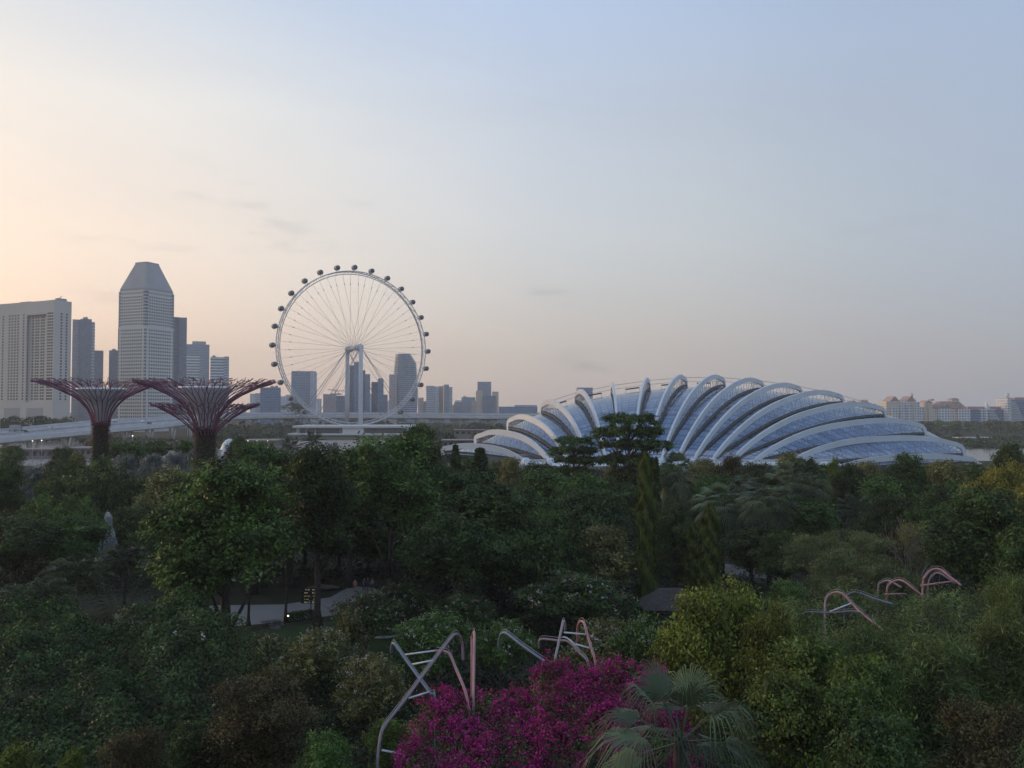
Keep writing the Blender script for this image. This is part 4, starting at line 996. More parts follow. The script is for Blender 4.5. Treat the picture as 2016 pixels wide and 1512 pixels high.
# round broadleaf trees
for key, H, W, z0, mat, seed, leaf, ncl, per, cr in [
    ('round_a',14,12,2.5,'leaf_dark',11,0.42,420,46,1.0),('round_b',12,11,1.5,'leaf_mid',12,0.40,400,46,1.0),('round_c',13,12,2,'leaf_deep',13,0.36,430,46,0.95),
    ('tall_a',20,14,6.5,'leaf_mid',21,0.40,560,48,1.05),('tall_b',20,12,5.0,'leaf_dark',22,0.38,560,48,1.0),('tall_c',18,11,5,'leaf_deep',23,0.40,520,46,1.0),
    ('yellow',12,11,2,'leaf_yellow',31,0.27,620,80,0.85),('gold',12,11,2,'leaf_gold',36,0.34,460,60,0.95),('olive',11,10,1.5,'leaf_olive',32,0.36,380,46,0.9),('brown',10,9,1.0,'leaf_brown',33,0.26,420,60,0.8)]:
    o = proto(key, H, W); lb = lobes_round(seed, H, W, z0, 8 if H < 15 else 11)
    crown(o, lb, ncl, per, leaf, 0.5, cr, M[mat], seed); trunk(o, H*0.62, 0.024*H+0.05, limbs_for(lb, seed=seed)[1:8]+([(-3.4,-.5,9.5,.17),(2.8,.6,9.8,.22),(1.2,-2.4,9.0,.2)] if key == 'tall_a' else []), seed)
# dense close leaved mound tree
o = proto('mound', 11, 19); lb = [(0,0,4.5,8,8,5.8)]+[(6*math.cos(a),6*math.sin(a),3.4+1.2*math.sin(a*2.3),3.6,3.6,3.4) for a in [i*0.9 for i in range(7)]]
crown(o, lb, 900, 36, 0.40, 0.5, 0.9, M['leaf_dark'], 41, low=-0.1, inner=0.1); trunk(o, 6, 0.45, limbs_for(lb, seed=4)[1:6], 41)
# flat umbrella rain tree
o = proto('umbrella', 10, 18); rr = random.Random(42); lb = [(rr.uniform(-6,6), rr.uniform(-6,6), 7.6+rr.uniform(-.7,.5)-0.02*0, 3.6, 3.6, 1.5) for i in range(11)]
crown(o, lb, 520, 40, 0.42, 0.5, 1.0, M['leaf_dark'], 42, flat=0.4); trunk(o, 5, 0.5, limbs_for(lb, (0.6,1.0), 5), 42)
# tree with flat tiers of branches
o = proto('tiered', 17, 13); rr = random.Random(43); lb = []
for z, rad_, k in ((15.8,4.6,6),(14.0,6.0,8),(12.0,6.3,8),(10.0,6.0,8),(8.2,4.6,6),(6.6,3.6,4)):
    for i in range(k):
        a = 2*math.pi*i/k+rr.uniform(-.3,.3); q = rad_*rr.uniform(.45,.95); s = rr.uniform(1.3,2.1); lb.append((q*math.cos(a), q*math.sin(a), z+rr.uniform(-.35,.35), s, s, 0.95))
    lb.append((0,0,z,1.6,1.6,0.6))
crown(o, lb, 760, 40, 0.42, 0.55, 0.9, M['leaf_dark'], 43, flat=0.3, up=1.0, inner=0.1); trunk(o, 15.5, 0.34, [(x*.9,y*.9,z-0.3,min(1,z/17)) for x,y,z,*_ in lb], 43, M['pale_bark'])
# weeping mast tree (narrow column)
o = proto('mast', 18, 4.2); rg = np.random.default_rng(44); n = 15000; z = 18*(1-rg.random(n)**1.15)*0.97+0.4; th = rg.uniform(0,6.283,n)
prof = np.where(z > 16.0, np.clip((18.3-z)/2.3,0.12,1)**0.7, 1.0)*np.clip(0.62+0.03*(18-z),0.62,1)*(1.45+0.35*np.sin(z*1.3+th*2)+0.25*np.sin(z*2.9-th*3)); r = prof*rg.uniform(0.55,1.30,n)
C = np.stack([r*np.cos(th), r*np.sin(th), z], 1); Nn = np.stack([np.cos(th), np.sin(th), rg.normal(0.25,0.35,n)], 1)+rg.normal(scale=.25,size=(n,3))
leaves('crown', C, Nn, rg.uniform(.35,.85,n), 0.22, M['leaf_mast'], o, rg, tint=0.5*rg.random(n)+0.5*(0.5+0.5*np.sin(z*2+th*4)), axis=np.tile([0,0,-1.0],(n,1))); trunk(o, 16.5, 0.2, [], 44)
# cypress like cone
o = proto('cone', 14, 5); rg = np.random.default_rng(45); n = 8500; z = 13.9*rg.random(n)**1.2; th = rg.uniform(0,6.283,n); tier = 0.8+0.28*np.sin(z*3.2+np.sin(th*3))
r = (14.3-z)/14*2.6*tier*rg.uniform(.4,1.3,n)*(1+0.25*np.sin(th*2+z*0.9))+0.15; C = np.stack([r*np.cos(th), r*np.sin(th), z], 1); Nn = np.stack([np.cos(th)*.5, np.sin(th)*.5, np.full(n,.6)],1)+rg.normal(scale=.4,size=(n,3))
leaves('crown', C, Nn, rg.uniform(.35,.8,n), 0.4, M['leaf_deep'], o, rg); trunk(o, 13, 0.2, [], 45)
# feathery flat acacia
o = proto('feather', 7.5, 15); rr = random.Random(46); lb = [(rr.uniform(-5.5,5.5), rr.uniform(-5.5,5.5), 0, 2.6, 2.6, 0.7) for i in range(24)]; lb = [(x,y,6.6-0.045*(x*x+y*y)+rr.uniform(-1.5,.7),a*.8,b*.8,c) for x,y,z,a,b,c in lb]
crown(o, lb, 560, 46, 0.30, 0.20, 0.85, M['leaf_feather'], 46, flat=0.3, up=0.9, inner=0.1); trunk(o, 3.5, 0.22, limbs_for(lb, (0.5,1.0), 6), 46, M['pale_bark'])
# silver leaved small tree
o = proto('silver', 6, 6.5); lb = lobes_round(47, 6, 6.5, 0.4, 7); crown(o, lb, 260, 40, 0.30, 0.4, 0.6, M['leaf_silver'], 47); trunk(o, 3.5, 0.16, limbs_for(lb, seed=7)[1:5], 47, M['pale_bark'])
# nearly bare twiggy tree
def twig_tree(o, seed, H, W, mat):
    rr = random.Random(seed); m = MB()
    def grow(p, dr, ln, r, dep):
        e = p+dr*ln; m.tube([p, p.lerp(e, .5)+Vector((rr.uniform(-.06,.06), rr.uniform(-.06,.06), 0))*ln, e], [r, r*.8, r*.62], 4, caps=False)
        if dep == 0: return
        for i in range(3 if dep > 1 else 4):
            d2 = (dr+Vector((rr.uniform(-1,1), rr.uniform(-1,1), rr.uniform(-.25,.75)))*0.75).normalized(); grow(e, d2, ln*rr.uniform(.62,.85), r*.6, dep-1)
    for i in range(4):
        a = 2*math.pi*i/4; grow(Vector((0,0,0.2)), Vector((.35*math.cos(a), .35*math.sin(a), 1)).normalized(), H*0.30, 0.13, 4)
    return m.build('branches', mat, o)
o = proto('bare', 8.5, 8.5); twig_tree(o, 48, 8.5, 8.5, M['twig'])
lb = [(0,0,6.0,3,3,1.8)]; crown(o, lb, 110, 16, 0.22, 0.4, 0.6, M['leaf_olive'], 48)
# frangipani: open rounded small tree with pale flowers
def flower_tree(key, seed, mat, H=6, W=7, nf=80, pink=0.25):
    o = proto(key, H, W); lb = lobes_round(seed, H, W, 1.0, 8); crown(o, lb, 330, 30, 0.30, 0.32, 0.55, M[mat], seed, up=0.7, inner=0.2)
    trunk(o, H*0.5, 0.17, limbs_for(lb, (0.3,0.9), seed)[1:9], seed, M['pale_bark'])
    rg = np.random.default_rng(seed+900); k = rg.integers(0, len(lb), nf); d = unit(rg, nf); d[:,2] = np.abs(d[:,2])*0.9+0.1; La = np.array(lb); c = La[k,:3]+d*La[k,3:]*1.06
    i = np.repeat(np.arange(nf), 7); nn = len(i); C = c[i]+rg.normal(scale=0.085,size=(nn,3)); pk = (np.arange(nf) < nf*pink)[i]
    Nn = d[i]+rg.normal(scale=.5,size=(nn,3))
    leaves('blossoms', C[~pk], Nn[~pk], rg.uniform(.08,.15,(~pk).sum()), 0.8, M['flower_white'], o, rg)
    if pk.sum(): leaves('pink_blossoms', C[pk], Nn[pk], rg.uniform(.08,.15,pk.sum()), 0.8, M['flower_pink'], o, rg)
flower_tree('frangipani_a', 51, 'leaf_deep'); flower_tree('frangipani_b', 52, 'leaf_mid', nf=95, pink=0.06); flower_tree('frangipani_c', 53, 'leaf_olive', nf=95, pink=0.1)
# fan palms and feather palms
def fan_leaf(V_, F_, o, dr, up_, size, seg, droop, rr, wide=2.6, w0=0.055):
    """one fan: pleated segments radiating from the hastula, tips drooping"""
    side = dr.cross(up_).normalized(); up2 = side.cross(dr).normalized()
    for i in range(seg):
        a = (i/(seg-1)-0.5)*wide*rr.uniform(.97,1.03); dd = dr*math.cos(a)+side*math.sin(a); pp = (up2.cross(dd)).normalized()
        ln = size*(1-0.16*abs(a)/1.5)*rr.uniform(.9,1.06); w = size*w0*1.6
        prevp = None
        for j, (u, ww) in enumerate(((0.06,.30),(0.34,1.0),(0.58,.72),(0.8,.36),(1.0,.04))):
            dz = -droop*size*(max(0,u-0.4)**2)*rr.uniform(.8,1.3)*2
            c = o+dd*(ln*u)+up2*(0.06*size*math.cos(a)*u)+Vector((0,0,dz)); b = len(V_)
            V_ += [c-pp*w*ww*0.5+up2*w*ww*0.25, c+pp*w*ww*0.5]
            if prevp is not None: F_.append((prevp, prevp+1, b+1, b))
            prevp = b
def fan_palm(o, seed, H, size, nl, mat, parts=False, seg=18, trunkmat=None, droop=0.5, tr=0.17, pet=1.1, w0=0.055, lowest=-0.9):
    rr = random.Random(seed); m = MB(); m.tube([(0,0,0),(0.05*H*rr.uniform(-1,1)*0.3,0,H*0.5),(0,0,H)], [tr*1.4,tr,tr*1.1], 8); m.build('trunk', trunkmat or M['bark'], o)
    V_, F_, T_ = [], [], []
    for k in range(nl):
        az_ = k*2.39996+rr.uniform(-.2,.2); el_ = 1.35-(1.35-lowest)*((k+0.5)/nl)**0.9+rr.uniform(-.1,.1)
        dr = Vector((math.cos(az_)*math.cos(el_), math.sin(az_)*math.cos(el_), math.sin(el_))); h0 = Vector((0,0,H-0.1)); tip = h0+dr*size*pet
        if parts: V_, F_, T_ = [], [], []
        n0 = len(F_); sd = dr.cross(Vector((0,0,1))).normalized() if abs(dr.z) < .98 else Vector((1,0,0)); u_ = sd.cross(dr)
        b = len(V_); w = size*0.018
        V_ += [h0-sd*w, h0+sd*w, tip+sd*w*.7, tip-sd*w*.7, h0-u_*w, tip-u_*w*.7]; F_ += [(b,b+1,b+2,b+3),(b,b+3,b+5,b+4),(b+1,b+4,b+5,b+2)]
        d2 = (dr+Vector((0,0,-0.25))).normalized()
        fan_leaf(V_, F_, tip, d2, u_, size*rr.uniform(.85,1.1), seg, droop, rr, w0=w0)
        T_ += [0.15+0.7*rr.random()*1.0]*(len(F_)-n0)
        if parts or k == nl-1:
            me = bpy.data.meshes.new('frond'); me.from_pydata([tuple(v) for v in V_], [], F_); me.materials.append(mat)
            a = me.attributes.new('tint','FLOAT','FACE'); a.data.foreach_set('value', np.array(T_,dtype=np.float32)); me.update(); link_obj('frond' if parts else 'crown', me, o)
o = proto('fan_palm', 12, 6.4); fan_palm(o, 61, 9.8, 1.75, 42, M['leaf_palm'], seg=16)
o = proto('fan_palm_b', 9, 6.0); fan_palm(o, 62, 6.8, 1.6, 36, M['leaf_palm'], seg=16, droop=0.7)
def feather_palm(o, seed, H, ln, nf, mat, tr=0.14, droop=0.9, leaf=0.7):
    rr = random.Random(seed); rg = np.random.default_rng(seed); m = MB(); C = []; Nn = []; A = []; S_ = []; T = []
    m.tube([(0,0,0),(0.3,0.1,H*.5),(0,0,H)], [tr*1.4,tr,tr*.9], 8)
    for k in range(nf):
        a = k*2.39996; el = 1.25-1.75*(k+.5)/nf; dr = Vector((math.cos(a)*math.cos(el), math.sin(a)*math.cos(el), math.sin(el))); sd = Vector((-math.sin(a), math.cos(a), 0)); tp = rr.random(); pts = []
        for j in range(15):
            u = j/14; p = Vector((0,0,H))+dr*ln*u+Vector((0,0,-droop*ln*u*u*0.45)); pts.append(p)
            if j > 1:
                for s_ in (-1,1):
                    for q in range(2):
                        l_ = leaf*ln*0.30*(math.sin(math.pi*min(1,u*.9+.08)))+.15; ad = (sd*s_+dr*0.55+Vector((0,0,-.35))).normalized(); c = p+dr*(ln/28*q)+ad*l_*.5
                        C.append(c); A.append(ad); Nn.append(Vector((0,0,1))+dr*-.2); S_.append(l_); T.append(.5*tp+.5*rr.random())
        m.tube(pts, [.035*(1-.7*i/14) for i in range(15)], 4, caps=False)
    m.build('trunk', M['pale_bark'], o); leaves('crown', np.array(C), np.array(Nn)+rg.normal(scale=.2,size=(len(C),3)), np.array(S_), 0.13, mat, o, rg, np.array(T), axis=np.array(A))
o = proto('feather_palm', 10, 8.5); feather_palm(o, 63, 7.6, 4.3, 22, M['leaf_palm'])
o = proto('weeping_palm', 7.5, 8.0); feather_palm(o, 64, 5.0, 4.2, 38, M['leaf_palm'], droop=1.3)
# bushes
def bush(key, seed, H, W, mat, leaf=0.24, n=260, per=40, asp=0.5, cr=0.6):
    o = proto(key, H, W); lb = lobes_round(seed, H, W, H*0.35, 9)+lobes_round(seed+5, H*0.62, W*0.95, 0.2, 5); crown(o, lb, n, per, leaf, asp, cr, M[mat], seed, low=-0.2); trunk(o, H*.5, .1, limbs_for(lb, (.2,.8), seed)[1:6], seed)
bush('bush_dark', 71, 11, 6, 'leaf_deep', 0.20, 620, 56); bush('bush_green', 72, 11, 6, 'leaf_mid', 0.19, 620, 60); bush('bush_bamboo', 73, 9, 7, 'leaf_bamboo', 0.34, 620, 56, 0.13, 0.8); bush('bush_fern', 74, 11, 4, 'leaf_lime', 0.26, 420, 56, 0.2, 0.5); bush('bush_brown', 75, 11, 6, 'leaf_brown', 0.14, 760, 70, 0.5, 0.55)
bush('bush_lime', 76, 9, 5, 'leaf_lime', 0.17, 520, 60, 0.5, 0.5); bush('yellow_dark', 79, 11, 6, 'leaf_lime', 0.22, 620, 60, 0.5, 0.6)
USED = set(); PR = random.Random(77)
def plant(key, name, label, cat, px, ytop, d, wpx, group=None, rz=None, base=0.0, hmin=2.0):
    """stand a plant with its top at the given height and the given width"""
    o0, H, W = PROTO[key]; p = at(px, ytop, d)
    h = max(hmin, p.z-base); sx_ = (wpx*d/F)/W; sz_ = h/H
    if key in USED: o = copy_tree(o0)
    else: o = o0; USED.add(key)
    o.name = name; o.location = (p.x, p.y, base); o.scale = (sx_, sx_, sz_); o.rotation_euler = (0, 0, PR.uniform(0, 6.28) if rz is None else rz)
    tag(o, label, cat, group); return o
# ------------------------------------------------------------------ supertrees stand in the garden
supertree('smaller purple steel supertree with one funnel canopy, left of the pair', 199, 190,
    [(838,15.5),(822,17.5),(808,23),(795,32),(783,46),(773,64),(764,85),(757,106),(752,121)], (766.5,44), 1.75, seed=3)
supertree('larger purple steel supertree with two tiered canopies, right of the pair', 405, 175,
    [(850,19.5),(835,21.5),(820,26),(805,35),(790,50),(777,70),(766,95),(758,116),(752.5,133)], (764,52), 2.1,
    lower=[(856,20),(844,27),(832,40),(820,56),(810,74),(803,90),(798,102)], seed=4)
# ------------------------------------------------------------------ trees, from the dome forward
G1 = 'trees along the far edge of the garden'
T = [
 # key, name, label, category, px, ytop, d, width px
 ('round_b','broadleaf_tree','hazy green tree at the far left edge below the expressway',20,878,262,70),
 ('round_c','broadleaf_tree','grey green rounded tree under the expressway left of the smaller supertree',122,880,250,62),
 ('olive','broadleaf_tree','small olive tree just left of the smaller supertree trunk',158,893,215,50),
 ('umbrella','umbrella_tree','dark flat umbrella shaped tree right of the smaller supertree trunk',282,862,238,128),
 ('round_a','broadleaf_tree','dark small tree left of the larger supertree trunk',367,866,240,44),
 ('round_a','broadleaf_tree','dark tree beside the white shell pavilion',472,862,250,62),
 ('feather_palm','coconut_palm','left coconut palm in front of the wheel terminal',574,858,260,62),
 ('feather_palm','coconut_palm','right coconut palm in front of the wheel terminal, the taller one',616,846,270,66),
 ('feather_palm','coconut_palm','short coconut palm low right of the wheel terminal palms',655,870,262,50),
 ('silver','silver_tree','silver leaved shrub just right of the smaller supertree trunk',252,897,205,62),
 ('silver','silver_tree','silver leaved shrub in the middle between the two supertrees',300,896,200,60),
 ('silver','silver_tree','silver leaved shrub left of the larger supertree trunk',348,893,205,60),
 ('silver','silver_tree','silver leaved shrub touching the larger supertree trunk base',384,886,215,44),
 ('silver','silver_tree','grey leaved shrub beneath the silver row, beside the big mound tree',292,918,180,58),
 ('silver','silver_tree','pale grey tree at the left behind the dark thicket',68,920,185,100),
 ('silver','silver_tree','faint grey shrub right of the grey trees near the larger supertree',345,922,178,60),
 ('mound','mound_tree','big dense dome shaped dark tree left of the stone pillars',188,893,150,205),
 ('round_a','broadleaf_tree','dark rounded tree cut by the left edge beside the pale grey tree',4,912,150,90),
 ('mound','mound_tree','dense dark tree in front of the dome shaped tree at the left',108,964,122,190),
 ('round_c','broadleaf_tree','dark rounded tree low at the left edge',28,1018,108,190),
 ('round_a','broadleaf_tree','dark thicket tree left of the stone pillars, lowest one',142,1016,112,150),
 ('round_c','broadleaf_tree','dark rounded bushy tree right of the stone pillars',262,998,128,112),
 ('olive','broadleaf_tree','greyish olive tree behind the tall plaza tree with red blossoms',330,925,140,130),
 ('weeping_palm','weeping_palm','weeping palm below the stone pillars',245,1058,98,150),
 ('weeping_palm','weeping_palm','broad weeping palm left of the stone pillars in the front row',150,1082,92,170),
 ('weeping_palm','weeping_palm','weeping palm at the left edge above the vine mound',42,1138,84,160),
 ('weeping_palm','weeping_palm','weeping palm leaning over the plaza end',318,1088,96,130),
 ('weeping_palm','weeping_palm','low weeping palm between the vine mound and the plaza',95,1120,80,130),
 ('tall_a','tall_tree','tall spreading tree with the forked trunk left of the plaza sign',448,905,80,300),
 ('tall_b','tall_tree','tall tree behind the forked trunk tree, top against the terminal',500,873,108,190),
 ('round_b','broadleaf_tree','lower bright green limb tree beside the forked trunk',372,1064,77,150),
 ('tall_c','tall_tree','tall slender tree with a bare trunk beside the plaza sign',628,880,91,165),
 ('tall_b','tall_tree','tall dark tree between the plaza sign and the highest tree',575,890,112,150),
 ('tall_a','tall_tree','highest dark tree of the centre reaching into the wheel terminal',772,852,105,235),
 ('tall_b','tall_tree','sprig topped tree rising just left of the dome end',832,836,118,105),
 ('tall_c','tall_tree','dark tree filling the right shoulder of the highest centre tree',690,893,112,130),
 ('cone','cypress','narrow dark cypress before the left end of the dome',897,876,150,74),
 ('cone','cypress','broader drooping cypress before the left arches of the dome',945,882,145,118),
 ('olive','broadleaf_tree','light green bushy tree right of the broader cypress',1010,905,175,80),
 ('round_c','broadleaf_tree','dark low tree under the second arch of the dome',1062,910,180,95),
 ('tiered','tiered_tree','dark layered tree left of the tallest layered tree',1130,857,168,96),
 ('tiered','tiered_tree','tallest layered tree standing before the middle of the dome',1238,811,160,138),
 ('olive','broadleaf_tree','small pale olive tree right at the foot of the layered trees',1205,915,178,66),
 ('round_b','broadleaf_tree','green bushy tree right of the cypresses in the centre',1085,925,150,150),
 ('round_a','broadleaf_tree','broad dark tree in the centre below the cypresses',965,952,105,230),
 ('round_c','broadleaf_tree','very dark tree left of the tall weeping column tree',1165,962,122,190),
 ('mound','mound_tree','wide dark spreading tree in the middle of the picture',1045,985,98,240),
 ('round_c','broadleaf_tree','dark tree under the highest centre tree, right of its trunk',880,1010,92,220),
 ('olive','broadleaf_tree','thin dark olive tree left of the tall weeping column tree',1190,1040,100,150),
 ('mast','mast_tree','tall weeping column tree in front of the dome middle',1272,892,97,48),
 ('mast','mast_tree','shorter weeping column tree beside the fan palms',1398,992,93,52),
 ('mast','mast_tree','dark narrow column tree left of the shorter weeping column',1366,1030,100,44),
 ('cone','cypress','small drooping cypress right behind the tall weeping column',1292,900,120,44),
 ('fan_palm_b','fan_palm','fan palm nearest to the right of the tall weeping column',1332,893,150,96),
 ('fan_palm','fan_palm','fan palm in the middle of the palm grove',1422,958,118,120),
 ('fan_palm','fan_palm','big fan palm with a brown skirt, right in the grove',1512,944,112,124),
 ('fan_palm_b','fan_palm','fan palm with orange dead fronds before the dome',1585,905,130,108),
 ('fan_palm_b','fan_palm','low fan palm between the grove and the dome',1462,935,150,84),
 ('brown','broadleaf_tree','brownish round tree at the foot of the right arches',1434,898,168,86),
 ('olive','broadleaf_tree','olive round tree before the dome entrance canopy',1552,894,165,80),
 ('yellow','broadleaf_tree','small bright yellow green tree before the right arches',1642,905,160,42),
 ('round_c','broadleaf_tree','dark tree beside the small bright yellow green one',1672,912,150,90),
 ('tall_b','fine_leaved_tree','fine leaved dark tree silhouetted on the right arches',1776,893,138,112),
 ('olive','broadleaf_tree','olive tree at the right end of the dome',1872,912,150,140),
 ('round_a','broadleaf_tree','dark tree crown before the water at the right',1990,874,170,78),
 ('gold','broadleaf_tree','golden green tree at the right edge, upper one',1968,918,122,130),
 ('gold','broadleaf_tree','golden green tree at the right edge, lower one',2020,958,108,170),
 ('round_b','broadleaf_tree','green tree between the olive one and the golden trees',1905,948,132,110),
 ('feather_palm','feather_palm','blue green feather palm below the fine leaved dark tree',1684,972,128,120),
 ('round_c','broadleaf_tree','dark tree right of the feather palm',1760,975,120,120),
 ('round_b','broadleaf_tree','dark green tree behind the fan palms and the feather palm',1610,985,125,110),
 ('feather','acacia_tree','wide pale feathery flat tree in the right middle',1655,1034,92,250),
 ('feather','acacia_tree','second feathery flat tree below the wide pale one',1700,1085,84,220),
 ('bare','bare_tree','nearly bare grey twiggy tree right of the feathery flat tree',1795,1004,97,105),
 ('bare','bare_tree','low bare twiggy tree under the first twiggy one',1835,1050,90,100),
 ('tall_c','large_leaved_tree','large leaved tree filling the right edge above the vine bank',1925,962,84,215),
 ('round_a','broadleaf_tree','dark tree at the right edge under the golden trees',2010,1040,76,170),
 ('round_c','broadleaf_tree','dark tree under the fan palm grove',1480,1040,108,150),
 ('round_c','broadleaf_tree','small dark tree between the two weeping columns',1330,990,112,90),
 ('bush_dark','bush','dark bush at the feet of the weeping columns',1335,1060,112,80),
 ('frangipani_a','frangipani','dark frangipani covering the right end of the plaza',790,1150,88,130),
 ('frangipani_c','frangipani','frangipani hanging over the near plaza edge right of the slender trunk',690,1196,78,90),
 # treetops that overlap the foot of the dome
 ('round_b','broadleaf_tree','green treetop over the dome foot right of the tall weeping column',1310,912,185,80),
 ('olive','broadleaf_tree','olive treetop over the dome foot above the palm grove',1382,906,190,90),
 ('round_c','broadleaf_tree','dark treetop over the dome foot right of the brownish round tree',1492,910,185,100),
 ('round_a','broadleaf_tree','dark treetop in front of the dome entrance canopy',1598,908,185,90),
 ('olive','broadleaf_tree','olive treetop just left of the fine leaved tree',1715,912,180,100),
 ('round_c','broadleaf_tree','dark treetop just right of the fine leaved tree',1826,916,178,100),
 ('round_b','broadleaf_tree','green treetop at the dome end before the water',1925,914,165,90),
 ('round_c','broadleaf_tree','dark treetop under the left arches beside the cypresses',985,908,185,90),
 ('round_b','broadleaf_tree','green treetop under the lowest left arch of the dome',925,902,195,100),
 ('fan_palm','fan_palm','tall fan palm poking above the palm grove',1555,915,128,100),
 # the dark wood behind the plaza
 ('round_a','broadleaf_tree','dark tree deep in the shade behind the plaza sign',600,985,122,150),
 ('round_c','broadleaf_tree','dark tree closing the gap behind the slender trunk by the sign',668,1000,118,140),
 ('round_b','broadleaf_tree','shaded green tree right behind the boulder on the plaza',725,1030,122,140),
 ('round_c','broadleaf_tree','shaded tree behind the people at the end of the plaza',800,1010,126,150),
 ('round_a','broadleaf_tree','shaded tree behind the forked trunk, left of the young plaza trees',520,1010,112,160),
 ('round_c','broadleaf_tree','shaded low tree at the left end of the plaza behind the weeping palms',400,1030,112,140),
 ('mound','mound_tree','low dense tree between the weeping palms and the forked trunk',330,1010,122,150),
 ('round_a','broadleaf_tree','dark tree with its top under the sprig topped tree',850,910,135,130),
 ('tall_c','tall_tree','dark tall tree left of the cypresses under the dome end',905,930,132,130),
 ('round_c','broadleaf_tree','dark tree between the cypresses and the layered trees',1010,960,135,150),
 ('round_b','broadleaf_tree','green tree just left below the tallest layered tree',1150,935,140,130),
 ('round_a','broadleaf_tree','dark tree at the foot of the tallest layered tree',1225,950,138,120),
 ('round_c','broadleaf_tree','dark tree in the gap behind the thatched hut',1330,1040,122,130),
 ('round_b','broadleaf_tree','green tree behind the shorter weeping column tree',1400,935,150,120),
 ('round_a','broadleaf_tree','dark tree under the fan palm with orange fronds',1560,975,125,140),
 ('round_c','broadleaf_tree','dark tree left of the wide feathery flat tree',1540,1050,102,120),
 ('round_b','broadleaf_tree','green tree between the feather palm and the twiggy trees',1745,940,135,130),
 ('round_c','broadleaf_tree','dark tree in front of the olive tree at the right end of the dome',1840,955,128,120),
 ('round_a','broadleaf_tree','dark tree left of the large leaved tree',1850,990,105,110),
 ('round_c','broadleaf_tree','dark round tree behind the dome shaped mound tree, left side',120,905,180,110),
 ('round_b','broadleaf_tree','dull green tree right of the dome shaped mound tree',285,945,165,110),
 ('olive','broadleaf_tree','dull olive tree under the larger supertree trunk',410,925,150,120),
 # middle ground small trees with flowers
 ('frangipani_a','frangipani','frangipani with a dark forked trunk right of the plaza sign',722,1166,80,150),
 ('frangipani_b','frangipani','green frangipani with many white flowers left of the steel frame',852,1212,70,170),
 ('frangipani_c','frangipani','frangipani with white flowers on the lawn in the centre left',622,1238,68,170),
 ('frangipani_c','frangipani','grey green frangipani left of the lawn edge',505,1250,72,150),
 ('frangipani_a','frangipani','frangipani with pink flowers on the far side of the vine mound',338,1198,74,170),
 ('frangipani_b','frangipani','frangipani behind the steel frame in the centre',985,1225,70,150),
 ('frangipani_a','frangipani','broad dark frangipani behind the blue steel tube',1130,1128,86,230),
 ('frangipani_c','frangipani','frangipani right behind the pink steel hoop',1195,1225,66,190),
 ('frangipani_b','frangipani','frangipani left of the yellow green tree',1268,1216,64,130),
 ('frangipani_a','frangipani','frangipani below the highest centre tree',905,1168,86,150),
 ('frangipani_c','frangipani','low frangipani left of the crossed steel tubes',730,1290,60,150),
 # foreground
 ('bush_brown','bush','brown twiggy bush at the bottom, left of the steel frame',505,1330,44,240),
 ('bush_brown','bush','brown green bush at the bottom left corner side',268,1432,36,170),
 ('bush_fern','fern_bush','bright ferny bush in the bottom left corner',40,1472,33,120),
 ('bush_fern','fern_bush','small ferny sprout bush right of the bottom left corner',150,1480,34,80),
 ('bush_lime','bush','leafy lime bush below the steel frame beside the magenta flowers',775,1418,48,120),
 ('bush_green','bush','dark green bush at the bottom centre left',650,1450,40,150),
 ('bush_dark','bush','very dark bush between the brown bushes at the bottom',390,1425,44,140),
 ('yellow','yellow_green_tree','round yellow green tree right of the magenta flowers',1425,1156,51,275),
 ('yellow_dark','bush','green leafy bush under the yellow green tree, right side',1580,1262,45,210),
 ('bush_green','bush','green leafy bush lowest under the yellow green tree',1660,1350,38,200),
 ('yellow','yellow_green_tree','second yellow green crown leaning right of the round one',1520,1208,48,170),
 ('yellow_dark','bush','lime tipped bush between the yellow green tree and the palm tips',1545,1330,40,210),
 ('yellow_dark','bush','lime tipped bush in the lower right middle',1700,1300,42,190),
 ('bush_bamboo','bamboo','bamboo like bush below the pink steel hoops',1700,1232,50,220),
 ('bush_bamboo','bamboo','bamboo like bush in the middle of the vine bank',1840,1245,45,260),
 ('bush_bamboo','bamboo','bamboo like bush at the right edge of the vine bank',1985,1215,46,220),
 ('bush_bamboo','bamboo','tall bamboo sprays at the right edge above the vine bank',2000,1130,56,130),
 ('bush_brown','bush','brown shaded bush in the bottom right corner',1940,1385,33,270),
 ('bush_dark','bush','dark bush at the bottom right of the fan palm',1740,1420,33,260),
 ('bush_dark','bush','dark bush behind the foreground fan palm',1500,1370,40,240),
 ('bush_green','bush','bush left of the steel hoops below the acacia',1560,1148,72,120),
]
CATS = {'broadleaf_tree':'tree','umbrella_tree':'tree','coconut_palm':'palm','silver_tree':'shrub','mound_tree':'tree','weeping_palm':'palm','tall_tree':'tree','cypress':'tree','tiered_tree':'tree','mast_tree':'tree','fan_palm':'palm',
  'fine_leaved_tree':'tree','feather_palm':'palm','acacia_tree':'tree','bare_tree':'tree','large_leaved_tree':'tree','frangipani':'flowering tree','bush':'bush','fern_bush':'bush','yellow_green_tree':'tree','bamboo':'bamboo'}
GRP = {'broadleaf_tree':'broadleaf trees of the garden','silver_tree':'silver leaved shrubs by the supertrees','weeping_palm':'weeping palms at the left','tall_tree':'tall trees by the plaza','frangipani':'flowering frangipani trees','fan_palm':'fan palms before the dome','mast_tree':'weeping column trees','coconut_palm':'coconut palms by the terminal','bush':'bushes in the foreground','bamboo':'bamboo bushes on the right','cypress':'cypresses before the dome','bare_tree':'twiggy trees at the right','acacia_tree':'feathery flat trees','mound_tree':'dense dark mound trees','tiered_tree':'layered trees before the dome','fern_bush':'ferny bushes bottom left'}
for key, name, label, px, yt, d, w in T:
    plant(key, name, label, CATS[name], px, yt, d, w, GRP.get(name), rz=0.4 if name in ('tiered_tree',) else None)
